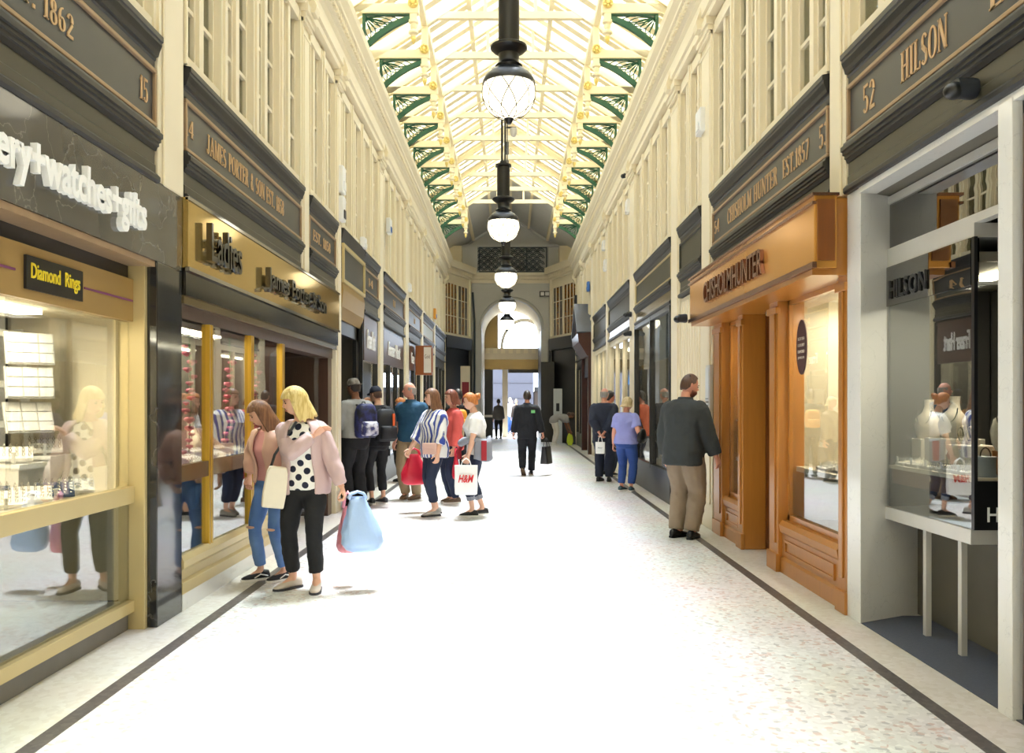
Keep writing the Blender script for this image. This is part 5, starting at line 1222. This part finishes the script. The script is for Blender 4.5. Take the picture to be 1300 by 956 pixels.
    if collar:
        cb = MB(); c0, c1 = T((0, .0, 1.445)), T((0, .008, 1.50)); n = 16
        rr = [[c + MT @ Vector((r_ * math.cos(2 * math.pi * j / n), r_ * 1.05 * math.sin(2 * math.pi * j / n), 0)) * k for j in range(n)] for c, r_ in ((c0, .098), (c1, .078), (c1 + Vector((0, 0, -.004)), .06), (c0, .06))]
        cb.loft(rr, caps=False); cb.obj('collar', collar, t, local=True, smooth=True)
    lm = MB(); torso(lm, .80, max(.98, hem + .04), min(leg_t, max(.004, top_t - .014)), pel=True)
    for l in leg.values(): legtube(lm, l, 0, leg_len, leg_t, flare=.012)
    lo = lm.obj('trousers', legs, t, local=True, smooth=2); BAKE.append((lo, vox, 3, .014 if not far else 0, None))
    for l in leg.values():
        hp, kn, an, s = l; fy = R(fyaw[0] if s > 0 else fyaw[1]); d = Vector((-math.sin(fy), math.cos(fy), 0)); c = Vector((0, 0, 1)); r_ = d.cross(c)
        base = Vector((an.x, an.y, an.z - .085 * k)); lift = base.z > .02
        tilt = R(-38) if lift else 0; d2 = (Matrix.Rotation(tilt, 3, r_) @ d); c2 = (Matrix.Rotation(tilt, 3, r_) @ c)
        def ring(u, w, z0, z1): return [base + d2 * (u * k) + (r_ * (w * math.cos(q)) + c2 * (lerp(z0, z1, .5 + .5 * math.sin(q)))) * k for q in [2 * math.pi * j / 12 for j in range(12)]]
        sb = MB().loft([ring(*q) for q in ((-.082, .018, .012, .05), (-.07, .032, .008, .088), (-.02, .038, .008, .1), (.03, .04, .008, .094), (.08, .046, .008, .07), (.13, .046, .008, .055), (.17, .036, .008, .042), (.19, .018, .01, .03))])
        so_ = sb.obj('shoe', shoes, t, local=True, smooth=2)
        MB().loft([[base + d2 * (u * k) + r_ * (w * q * k) + c2 * (z * k) for z, q in ((0, -1), (0, 1), (.02, 1), (.02, -1))] for u, w in ((-.088, .022), (-.06, .038), (.0, .04), (.07, .05), (.13, .05), (.175, .036), (.197, .016))]).obj('sole', sole, so_, local=True)
        if cuts and cuts[0] == 'stripe': 
            for q in (-1, 1): MB().tube([base + d2 * (-.05 * k) + (r_ * q * .041 + c2 * .04) * k, base + d2 * (.02 * k) + (r_ * q * .044 + c2 * .06) * k, base + d2 * (.08 * k) + (r_ * q * .05 + c2 * .03) * k], .006 * k, 5).obj('stripe', 'shoe_white', so_, local=True)
        if cuts and cuts[0] == 'stripe':    # torn knees
            kd = (Vector((0, 1, .0)) * .058 + Vector((0, 0, .0))) * k; MB().ell(kn + Vector((s * .0, .045 * k, .01 * k)), (.05 * k, .032 * k, .014 * k), 10, 6).obj('torn_knee', skin, t, local=True, smooth=True)
        if cuts and cuts[0] == 'cuff': MB().tube([lerp(kn, an, leg_len * 2 - 1.14), lerp(kn, an, leg_len * 2 - .99)], [.062 * k, .06 * k], 12).obj('cuff', cuts[1], t, local=True)
    # face
    if face and not far:
        for s in (-1, 1):
            MB().ell(H((s * .03, cy + .086, .112)), (.0125 * k, .006 * k, .006 * k), 8, 6, HR).obj('eye', 'eye_dark', t, local=True, smooth=True)
            MB().ell(H((s * .03, cy + .089, .13)), (.017 * k, .006 * k, .004 * k), 8, 5, HR).obj('eyebrow', 'brow', t, local=True)
        MB().ell(H((0, cy + .092, .045)), (.022 * k, .009 * k, .007 * k), 8, 6, HR).obj('mouth', 'lips', t, local=True, smooth=True)
    # hair
    def hairshell(fr, side, back, drop, dstart=60, scale=1.1, flare=.012, top_el=90, fringe_w=58, az0=0, thick=.016, jag=.0):
        nc, nr = 40, 16; g = []
        for c in range(nc + 1):
            az = -180 + 360 * c / nc; A = abs(az)
            if A < az0: az = math.copysign(az0, az); A = az0
            e_end = fr if A < fringe_w else (lerp(fr, side, sm((A - fringe_w) / 16)) if A < fringe_w + 16 else lerp(side, back, sm((A - fringe_w - 16) / 60)))
            dr = drop * sm((A - dstart) / 14); col = []
            for r_ in range(nr + 1):
                u = r_ / nr; e1 = e_end if dr <= 0 else lerp(e_end, -8, min(1, dr / .05))
                ue = min(1, u / .55) if dr > 0 else u; el = R(lerp(top_el, e1, ue)); dz = math.sin(el)
                hx, hy = rx * scale + .002, ry * scale + .002
                px, py, pz = hx * math.cos(el) * math.sin(R(az)), hy * math.cos(el) * math.cos(R(az)), rz * 1.07 * dz
                if dr > 0 and u > .55:
                    v = (u - .55) / .45; pz -= dr * v * (1 + jag * math.sin(c * 2.3)); px *= 1 + flare / .08 * v; py = py * (1 + flare / .1 * v) - (.02 * v if A > 120 else 0)
                col.append(H((px, cy + py, cz + pz)))
            g.append(col)
        hb = MB(); kk = len(g[0])
        for col in g: hb.v += [tuple(p) for p in col]
        for c in range(nc):
            for r_ in range(kk - 1): hb.f.append((c * kk + r_, c * kk + r_ + 1, (c + 1) * kk + r_ + 1, (c + 1) * kk + r_))
        o = hb.obj('hair', hairm, t, local=True, smooth=2)
        bm = bmesh.new(); bm.from_mesh(o.data); bmesh.ops.remove_doubles(bm, verts=bm.verts, dist=.0008); bm.to_mesh(o.data); bm.free()
        md = o.modifiers.new('s', 'SOLIDIFY'); md.thickness = thick; md.offset = 0
        return o
    if hair == 'short': hairshell(38, 5, -38, 0, scale=1.08)
    elif hair == 'crop': hairshell(45, 12, -32, 0, scale=1.04, thick=.01)
    elif hair == 'bob': hairshell(22, -5, -10, hair_len, dstart=64, scale=1.16, flare=.012, fringe_w=58, jag=.12)
    elif hair == 'long': hairshell(26, -5, -10, hair_len, dstart=66, scale=1.12, flare=.02, fringe_w=60, jag=.1)
    elif hair == 'bald': hairshell(15, 0, -30, 0, scale=1.035, top_el=20, fringe_w=60, az0=72, thick=.008)
    elif hair == 'bun':
        o = hairshell(36, 0, -30, 0, scale=1.09)
        MB().ell(H((0, cy - .115, .15)), (.05 * k, .045 * k, .05 * k), 12, 9, HR).obj('bun', hairm, o, local=True, smooth=2)
        MB().ell(H((.02, cy - .14, .17)), (.032 * k, .03 * k, .03 * k), 10, 8, HR).obj('bun', hairm, o, local=True, smooth=2)
    elif hair == 'tail':
        o = hairshell(36, 0, -30, 0, scale=1.08)
        MB().tube([H((0, cy - .1, .13)), H((0, cy - .14, .08)), H((0, cy - .13, -.08))], [.025 * k, .035 * k, .012 * k], 8).obj('tail', hairm, o, local=True, smooth=2)
    if beard:
        bb = MB(); g = []
        for c in range(13):
            az = -85 + 170 * c / 12
            g.append([H((rx * 1.03 * math.cos(R(el)) * math.sin(R(az)) * (1 - .2 * abs(math.sin(R(el)))), cy + (ry * 1.12 * math.cos(R(el)) * math.cos(R(az)) + .014 * abs(math.sin(R(el)))), cz + rz * 1.06 * math.sin(R(el)))) for el in range(-24 if abs(az) > 30 else -30, -81, -8)][:7])
        kk = min(len(c) for c in g)
        for col in g: bb.v += [tuple(p) for p in col[:kk]]
        for c in range(12):
            for r_ in range(kk - 1): bb.f.append((c * kk + r_, c * kk + r_ + 1, (c + 1) * kk + r_ + 1, (c + 1) * kk + r_))
        o = bb.obj('beard', beard, t, local=True, smooth=2); md = o.modifiers.new('s', 'SOLIDIFY'); md.thickness = .018; md.offset = 0
    if cap:
        cm, back = cap; cb = MB()
        cb.lathe([(.002, .123), (.05, .112), (.076, .075), (.086, .03), (.086, .018)], (0, 0, 0), 20)
        cb.v = [tuple(H((p[0] * 1.0, cy - .002 + p[1] * 1.2, cz + .012 + p[2]))) for p in cb.v]
        co = cb.obj('cap', cm, t, local=True, smooth=2)
        sgn = -1 if back else 1; pb = MB(); pl = [(-.075, .06), (-.06, .12), (0, .165), (.06, .12), (.075, .06)]
        pb.prism(pl, lambda u, v, z: H((u, cy + sgn * v * 1.05, cz + .03 + z - .12 * max(0, v - .08))), 0, .008); pb.obj('peak', cm, co, local=True)
    t['_k'] = k
    return t
def pw(o, p):
    """a point in a person's frame -> world"""
    M = Matrix.Translation(o.location) @ Matrix.Rotation(o.rotation_euler.z, 4, 'Z'); return M @ (Vector(p) * o['_k'])

def carrier(label, loc, rotz, w, d, h, m, hand, txt=None, stiff=False, name='shopping_bag', slump=.0):
    """a bag hanging below the hand; loc = its lower middle, hand = height of the grip above it"""
    t = thing(name, label, 'bag', loc, R(rotz)); n = 20; rings = []
    rows = ((0, .86), (.03, .96), (.3, 1.0), (.65, .98), (1.0, 1.0)) if stiff else ((0, .6), (.04, .85), (.16, 1.05), (.35, 1.0), (.55, .8), (.75, .58), (.9, .42), (1.0, .34))
    for u, q in rows:
        e = .32 if stiff else .7
        rings.append([(w / 2 * q * math.copysign(abs(math.cos(a)) ** e, math.cos(a)) + (0 if stiff else .016 * math.sin(a * 5 + u * 5)) + slump * (1 - u), (d / 2 * (q if not stiff else 1)) * math.copysign(abs(math.sin(a)) ** e, math.sin(a)) * (1 if not stiff else (1 - .5 * u)), h * u) for a in [2 * math.pi * (j + .5) / n for j in range(n)]])
    MB().loft(rings).obj('body', m, t, local=True, smooth=2 if not stiff else 30)
    for s in (-1, 1):
        ww = w * (.22 if stiff else .24)
        MB().tube([(-ww, s * d * .22, h * .97), (-ww * .7, s * d * .15, lerp(h, hand, .6)), (0, s * .006, hand), (ww * .7, s * d * .15, lerp(h, hand, .6)), (ww, s * d * .22, h * .97)], .006 if stiff else .012, 6, sx=1).obj('handle', m, t, local=True, smooth=2)
    if txt:
        s_, tm, tw, th = txt[:4]; sans('lettering', s_, tm, t, (0, 0, 0), (1, 0, 0), (0, 0, 1), tw, th, .003, bold=.02, shear=.3)
        o = t.children[-1]; o.location = (-tw / 2, -d / 2 * .88 - .006, h * .42)
        for v in o.data.vertices: v.co = Vector(v.co) + Vector(ORG[t.name])
    return t
def backpack(who, label, m, m2, strap, back=-.25, size=(.32, .2, .48), zc=1.2, stripe=None):
    kx = who['_k']; base = pw(who, (0, back, zc - size[2] / 2)); t = thing('backpack', label, 'backpack', tuple(base), who.rotation_euler.z)
    w, d, h = size; rings = []
    for u, q, e in ((0, .8, .5), (.06, .95, .5), (.4, 1, .5), (.75, .96, .55), (.93, .8, .6), (1, .5, .7)):
        rings.append([(w / 2 * q * math.copysign(abs(math.cos(a)) ** e, math.cos(a)), d / 2 * q * math.copysign(abs(math.sin(a)) ** e, math.sin(a)), h * u) for a in [2 * math.pi * j / 20 for j in range(20)]])
    MB().loft(rings).obj('pack_body', m, t, local=True, smooth=2)
    rings = [[(x_, y_ - d / 2, z_) for x_, y_, z_ in ((w * .36 * q, -dy, h * u), (w * .4 * q, .03, h * u), (-w * .4 * q, .03, h * u), (-w * .36 * q, -dy, h * u))] for u, q, dy in ((.06, .9, .02), (.1, 1, .05), (.42, 1, .05), (.48, .9, .02))]
    MB().loft(rings).obj('front_pocket', m2, t, local=True, smooth=2)
    for s in (-1, 1):
        MB().tube([(s * .09, d / 2, h * .15), (s * .16, d / 2 + .12, h * .3), (s * .16, d / 2 + .27, h * .7), (s * .13, d / 2 + .2, h * 1.0), (s * .07, d / 2, h * .95)], [.012, .016, .02, .022, .018], 6).obj('strap', strap, t, local=True, smooth=2)
    MB().tube([(-.03, d * .3, h * .98), (-.02, d * .3, h * 1.05), (.02, d * .3, h * 1.05), (.03, d * .3, h * .98)], .008, 6).obj('grab_loop', strap, t, local=True)
    if stripe: MB().box(w * .2, w * .3, -d / 2 - .015, -d / 2 + .03, h * .3, h * .85).obj('stripe', stripe, t, local=True)
    return t

# --- the two women at the brass-mullioned window
P1 = person('girl with long brown hair in pale pink bomber jacket and ripped jeans', (-2.02, 7.25, 0), 148, 1.55, 'f', .9, lean=10, roll=-4, head=(-25, 22, 4), rh=(.33, .0, .98), lh=(-.22, .12, .95), skin='skin_fair', top='blush', top_t=.024, open_top=('pink_cloth', .95, 16, 16), hem=.93, legs='denim', leg_t=.008, leg_len=.95, shoes='shoe_black', sole='sole_white', hair='long', hairm='hair_brown', hair_len=.36, cuts=('stripe',), fyaw=(-25, -12), rf=(.1, .05), lf=(-.1, -.06), elbow=((1, -.6, 0), (-.6, -1, 0)))
P2 = person('blonde bob-haired woman in mauve jacket and polka-dot top clutching her shoulder', (-1.66, 6.9, 0), 176, 1.64, 'f', 1.08, lean=6, roll=2, head=(-62, 12, -3), rh=(-.13, .16, 1.33), lh=(-.37, .06, .80), skin='skin_fair', top='mauve', top_t=.016, open_top=('polka_top', .86, 32, 20), hem=.82, legs='black_cloth', leg_t=.01, leg_len=.93, shoes='shoe_cream', sole='shoe_grey', hair='bob', hairm='hair_blonde', hair_len=.15, fyaw=(-38, 10), rf=(.11, -.02), lf=(-.12, .06), elbow=((1.0, .5, -1), (-.8, -1, 0)), curl=(.35, .8))
carrier('pale blue plastic carrier bag in the blonde woman hand', tuple(pw(P2, (-.43, .02, 0)) + Vector((.03, 0, .31))), 15, .30, .17, .44, 'bag_blue', .48, slump=.05)
carrier('pink plastic carrier bag hanging behind the pale blue one', tuple(pw(P2, (-.34, .0, 0)) + Vector((0, .16, .27))), 5, .15, .1, .38, 'bag_pink', .5)
sb_ = thing('shoulder_bag', 'cream shoulder bag with dark piping on the blonde woman hip', 'bag', tuple(pw(P2, (.22, .2, .72))), R(200))
M = Matrix.Rotation(R(0), 4, 'Z') @ Matrix.Rotation(R(-8), 4, 'Y')
MB().loft([[M @ Vector((x_ * w / 2, y_ * .035, z_)) for x_, y_ in ((-1, -1), (1, -1), (1, 1), (-1, 1))] for w, z_ in ((.17, 0), (.18, .12), (.16, .28), (.13, .33))]).obj('pouch', 'bag_cream', sb_, local=True, bevel=.012)
for x_ in (-.08, .08): MB().tube([M @ Vector((x_, -.037, 0)), M @ Vector((x_ * .76, -.037, .33))], .005, 5).obj('piping', 'leather_black', sb_, local=True)
MB().tube([M @ Vector((.06, 0, .28)), Vector((-.02, .0, .42)), Vector((-.12, .02, .58)), Vector((-.18, .06, .68))], .011, 6).obj('strap', 'leather_black', sb_, local=True)

# --- backpackers at the black doorway
P3 = person('man in grey sweater and cap with patterned backpack, facing the black doorway', (-2.22, 12.25, 0), 42, 1.85, 'm', 1.08, head=(12, 10, 0), rh=(.2, .3, 1.1), lh=(-.2, .3, 1.1), skin='skin_brown', top='grey_knit', top_t=.03, hem=.95, legs='black_cloth', leg_t=.03, leg_len=1.0, shoes='shoe_grey', sole='sole_white', hair='crop', hairm='hair_dark', cap=('cap_grey', True))
backpack(P3, 'blue and white patterned backpack on the man in grey', 'pack_blue', 'pack_white', 'pack_black')
P4 = person('person in navy cap and black jacket beside the man in grey', (-1.98, 12.75, 0), 35, 1.75, 'm', .95, head=(20, 12, 0), rh=(.2, .28, 1.1), top='black_cloth', top_t=.03, hem=.86, legs='black_cloth', leg_t=.012, leg_len=.9, shoes='shoe_grey', sole='sole_white', skin='skin_fair', hair='crop', hairm='hair_brown2', cap=('navy_cloth', False))
backpack(P4, 'black backpack with orange stripe on the person in navy cap', 'pack_black', 'pack_black', 'pack_black', stripe='strap_orange', zc=1.18)
P5 = person('woman with short ginger hair and plaid top behind the man in blue polo', (-2.08, 16.4, 0), 100, 1.6, 'f', 1.05, head=(0, 5, 0), rh=(.25, .2, 1.0), top='plaid', legs='black_cloth', shoes='shoe_black', sole='shoe_black', hair='bob', hairm='hair_ginger', hair_len=.03, skin='skin_pink')
carrier('white carrier bag held by the ginger-haired woman in plaid', tuple(pw(P5, (.3, .1, 0)) + Vector((.05, -.25, .62))), 10, .42, .14, .42, 'bag_white', .5)
P6 = person('balding man in dark blue polo shirt and khaki trousers', (-1.56, 13.4, 0), 158, 1.82, 'm', 1.1, head=(-55, 0, 0), rh=(.27, .02, .86), lh=(-.1, -.22, .98), skin='skin_pink', top='polo_blue', top_t=.024, sleeve='short', hem=.86, legs='khaki', leg_t=.026, leg_len=1.0, shoes='shoe_brown', sole='shoe_brown', hair='bald', hairm='hair_grey', collar='polo_blue')
P7 = person('woman in blue and white striped blouse with long brown hair', (-1.02, 11.45, 0), 128, 1.69, 'f', 1.12, head=(-18, 4, 0), rh=(.22, .3, .85), lh=(-.27, .12, .86), skin='skin_fair', top='stripe_blouse', top_t=.03, sleeve='three', hem=.80, legs='denim_dark', leg_t=.008, leg_len=.9, shoes='shoe_silver', sole='shoe_grey', hair='long', hairm='hair_brown', hair_len=.24, rf=(.1, -.1), lf=(-.1, .06))
carrier('red plastic carrier bag held in front of the man in blue polo', (-1.33, 11.75, .38), 20, .36, .18, .42, 'bag_red', .5, slump=.02)
cl = thing('clutch_bag', 'pale pink clutch bag at the striped woman hip', 'bag', tuple(pw(P7, (-.19, .2, .86))), R(128))
MB().box(-.1, .1, -.02, .02, 0, .15, Matrix.Rotation(R(30), 4, 'Z')).obj('pouch', 'clutch_pink', cl, local=True, bevel=.012)
MB().box(-.095, .095, .0, .026, .07, .145, Matrix.Rotation(R(30), 4, 'Z')).obj('flap', 'clutch_pink', cl, local=True, bevel=.004)
P8 = person('woman in coral top and dark jeans behind the striped blouse', (-.86, 12.9, 0), 115, 1.7, 'f', 1.05, head=(0, 5, 0), top='coral', legs='denim_dark', leg_t=.014, shoes='shoe_brown', sole='sole_white', hair='long', hairm='hair_auburn', hair_len=.1, skin='skin_fair', lh=(-.26, .1, .82))
carrier('small red bag hanging between the coral top and the white tee', tuple(pw(P8, (-.3, .08, 0)) + Vector((0, 0, .38))), 100, .26, .1, .36, 'bag_red', .45)
P9 = person('dark-haired man in black jacket with orange pack behind the redhead', (-1.05, 17.2, 0), 10, 1.78, 'm', 1, top='black_cloth', top_t=.03, legs='black_cloth', hair='short', hairm='hair_dark', skin='skin_brown', face=False)
backpack(P9, 'orange backpack on the far man in black jacket', 'orange_pack', 'orange_pack', 'pack_black', size=(.3, .16, .36), zc=1.18)
PA = person('sandy-haired person partly hidden behind the coral top', (-1.08, 16.2, 0), 150, 1.62, 'f', 1, top='khaki', legs='denim_dark', hair='bob', hairm='hair_sand', hair_len=.04, face=False)
PB = person('ginger woman with bun in white tee, jacket tied at her waist', (-.44, 11.4, 0), 98, 1.64, 'f', 1.06, lean=5, head=(0, 8, 0), rh=(.2, .12, .86), lh=(-.23, .16, .84), skin='skin_fair', top='white_tee', top_t=.022, sleeve='short', hem=.86, legs='denim_dark', leg_t=.012, leg_len=.82, cuts=('cuff', 'jacket_grey'), shoes='shoe_black', sole='sole_white', hair='bun', hairm='hair_ginger', rf=(.1, -.09), lf=(-.1, .08), curl=(.5, .9))
# jacket tied at the waist
jk = thing('tied_jacket', 'grey and red jacket tied around the ginger woman waist', 'jacket', tuple(pw(PB, (0, 0, .8))), R(98)); rings = []
for u, z_ in ((1.0, .30), (1.1, .24), (1.12, .12), (1.18, .0)):
    rings.append([(.205 * u * math.cos(a), -.01 + .165 * u * math.sin(a), z_ + .02 * math.sin(3 * a)) for a in [math.pi * .86 + math.pi * 1.28 * j / 24 for j in range(25)]])
o = MB().loft(rings, caps=False, closed=False).obj('drape', 'jacket_grey', jk, local=True, smooth=2); md = o.modifiers.new('s', 'SOLIDIFY'); md.thickness = .03
MB().tube([(-.2, .02, .27), (-.14, .17, .25), (0, .22, .22), (.14, .17, .25), (.2, .02, .27)], [.035, .045, .05, .045, .035], 8).obj('knotted_sleeves', 'jacket_grey', jk, local=True, smooth=2)
MB().loft([[(-.235 - .0 * q, -.06 + .035 * i, z_) for i in (-1, 1)] + [(-.255, -.06 + .035 * i, z_) for i in (1, -1)] for q, z_ in ((0, .0), (1, .26))]).obj('red_stripe', 'red_cloth', jk, local=True)
o = MB().tube([(.12, .2, .2), (.16, .24, .1), (.14, .22, .0)], [.03, .035, .028], 8).obj('loose_sleeve', 'red_cloth', jk, local=True, smooth=2)
carrier('white paper bag with red H&M letters in the ginger woman hand', tuple(pw(PB, (-.25, .2, 0)) + Vector((.02, -.12, .32))), 2, .30, .1, .38, 'bag_white', .47, txt=('H&M', 'red_letter', .2, .1), stiff=True, name='paper_bag')

# --- middle and doorway
PC = person('man in black suit walking away down the middle with a bag', (.35, 17.85, 0), -4, 1.76, 'm', 1.05, head=(8, 0, 0), rh=(.34, .02, .80), lh=(-.3, .1, .82), rf=(.08, .14), lf=(-.08, -.22), footz=(.085, .17), top='suit', top_t=.034, hem=.76, legs='suit', leg_t=.026, leg_len=1.0, shoes='shoe_black', sole='shoe_brown', hair='crop', hairm='hair_dark', skin='skin_pink', face=False, collar='navy_cloth', curl=(.9, .6))
bg = thing('green_badge', 'small green badge on the back of the black suit', 'badge', tuple(pw(PC, (.13, -.16, 1.32)))); MB().box(-.04, .04, -.012, .0, -.03, .03).obj('patch', 'badge_green', bg, local=True)
carrier('black bag with white edges in the walking man hand', tuple(pw(PC, (.4, .0, 0)) + Vector((0, 0, .24))), 70, .4, .18, .36, 'leather_black', .54, stiff=True, name='holdall')
PD = person('woman in grey shirt with ponytail silhouetted in the left door opening', (-.5, 36.0, 0), 0, 1.68, 'f', 1, top='shirt_grey', legs='black_cloth', hair='tail', hairm='hair_dark', far=True)
ST = [('man in pale shirt and jeans in the street, just right of the door post', (-.02, 41.5), 1.78, 'm', 'white_tee', 'denim', 'hair_grey', 180), ('person in brown coat in the street behind the suited man', (.28, 40.5), 1.72, 'f', 'shop_brown', 'black_cloth', 'hair_dark', 160), ('person in red top in the street, right of the suited man', (1.62, 41), 1.7, 'f', 'bag_red', 'denim_dark', 'hair_dark', 200), ('person in cream top in the street near the right door edge', (1.85, 43), 1.7, 'm', 'cream_trouser', 'khaki', 'hair_brown', 170), ('person in white top farther off in the street', (.05, 44), 1.66, 'f', 'cream_trouser', 'denim_mid', 'hair_sand', 185)]
for lb, (x_, y_), hh, sx_, tp, lg, hm, rz_ in ST: person(lb, (x_, y_, -.02), rz_, hh, sx_, 1, top=tp, legs=lg, hair='short', hairm=hm, far=True)
PE = person('person bending forward in grey top and pale trousers at the far right', (1.55, 30.4, 0), -75, 1.7, 'f', 1.1, lean=78, head=(0, -25, 0), rh=(.15, .62, .42), lh=(-.15, .62, .42), top='grey_top', sleeve='short', legs='cream_trouser', hair='tail', hairm='hair_brown2', skin='skin_brown', far=True, shoes='shoe_white')
hv = thing('bright_bag', 'yellow-green bag in the hands of the bending person', 'bag', tuple(pw(PE, (0, .62, 0))), 0)
MB().loft([[(w * x_, .05 * y_, z_) for x_, y_ in ((-1, -1), (1, -1), (1, 1), (-1, 1))] for w, z_ in ((.06, 0), (.12, .12), (.1, .3), (.05, .42))]).obj('body', 'hi_vis', hv, local=True)

# --- right-hand side
PF = person('white-haired man in navy suit holding a small bag behind his back', (1.80, 16.4, 0), -18, 1.79, 'm', 1.12, head=(-10, 4, 0), rh=(.05, -.2, .93), lh=(-.05, -.2, .92), elbow=((1, -.6, 0), (-1, -.6, 0)), top='navy_cloth', top_t=.036, hem=.72, legs='navy_cloth', leg_t=.03, shoes='shoe_black', sole='shoe_black', hair='bald', hairm='hair_grey', skin='skin_pink', face=False)
carrier('small white paper bag held behind the navy suit', tuple(pw(PF, (0, -.27, 0)) + Vector((-.02, -.04, .55))), -12, .18, .08, .22, 'bag_white', .34, txt=('Ring', 'jacket_grey', .09, .03), stiff=True, name='paper_bag')
PG = person('dark-haired man in orange shirt and jeans at the shop window', (2.04, 17.7, 0), -60, 1.75, 'm', 1.1, head=(-10, 5, 0), top='orange_tee', top_t=.022, sleeve='short', legs='denim_dark', leg_t=.02, hair='short', hairm='hair_dark', skin='skin_pink')
PH = person('woman with blonde-grey hair in lilac tee and blue jeans', (1.98, 14.6, 0), -28, 1.6, 'f', 1.2, head=(-30, 6, 0), rh=(.24, .12, 1.02), lh=(-.27, .05, .86), top='lilac', top_t=.024, sleeve='short', hem=.88, legs='denim_mid', leg_t=.016, leg_len=.95, shoes='shoe_teal', sole='sole_white', hair='bob', hairm='hair_sand', hair_len=.05, skin='skin_pink')
hb_ = thing('handbag', 'black slouchy handbag under the lilac woman arm', 'bag', tuple(pw(PH, (.3, .02, .90))), R(-28))
MB().loft([[(.07 * q * math.cos(a), .15 * q * math.sin(a), z_) for a in [2 * math.pi * j / 14 for j in range(14)]] for q, z_ in ((.5, 0), (.95, .04), (1, .12), (.8, .2), (.6, .24))]).obj('pouch', 'leather_black', hb_, local=True, smooth=2)
MB().tube([(0, -.08, .22), (-.04, -.07, .4), (-.12, -.01, .53), (-.06, .08, .4), (0, .08, .22)], .012, 6).obj('strap', 'leather_black', hb_, local=True)
PI = person('bearded man in dark fleece and khaki cargo trousers by the oak shopfront', (1.93, 9.5, 0), -42, 1.83, 'm', 1.14, lean=3, head=(-32, 14, 0), rh=(.3, .16, .86), lh=(-.27, .08, .86), top='fleece', top_t=.034, hem=.78, legs='khaki2', leg_t=.034, leg_len=1.0, shoes='shoe_black', sole='shoe_black', hair='crop', hairm='hair_brown2', beard='hair_auburn', skin='skin_pink', collar='fleece')
sg_ = thing('sunglasses', 'dark sunglasses pushed up on the bearded man head', 'glasses', tuple(pw(PI, (0, .03, 1.72)))); 
for s in (-1, 1): MB().ell((.05 + .0 * s, .03 + .035 * s, .0), (.01, .03, .022), 8, 6).obj('lens', 'eye_dark', sg_, local=True)

# ---------------------------------------------------------------- bake the figures' surfaces
for o, vx, it, wr_, extra in BAKE:
    md = o.modifiers.new('r', 'REMESH'); md.mode = 'VOXEL'; md.voxel_size = vx; md.use_smooth_shade = True
    md = o.modifiers.new('m', 'SMOOTH'); md.factor = .5; md.iterations = it
    if wr_:
        md = o.modifiers.new('d', 'DISPLACE'); md.texture = WRINK; md.strength = wr_ * 1.3; md.mid_level = .45; md.texture_coords = 'LOCAL'
dg = bpy.context.evaluated_depsgraph_get(); dg.update()
for o, vx, it, wr_, extra in BAKE:
    me = bpy.data.meshes.new_from_object(o.evaluated_get(dg))
    if extra is not None:
        bm = bmesh.new(); bm.from_mesh(me); em = extra.mesh('x', 2); bm.from_mesh(em); bm.to_mesh(me); bm.free(); bpy.data.meshes.remove(em)
    me.polygons.foreach_set('use_smooth', [True] * len(me.polygons))
    mt = o.data.materials[0]; o.modifiers.clear(); old = o.data; o.data = me; me.name = o.name
    if not me.materials: me.materials.append(mt)
    bpy.data.meshes.remove(old)
for o in bpy.data.objects:
    if '_k' in o: del o['_k']
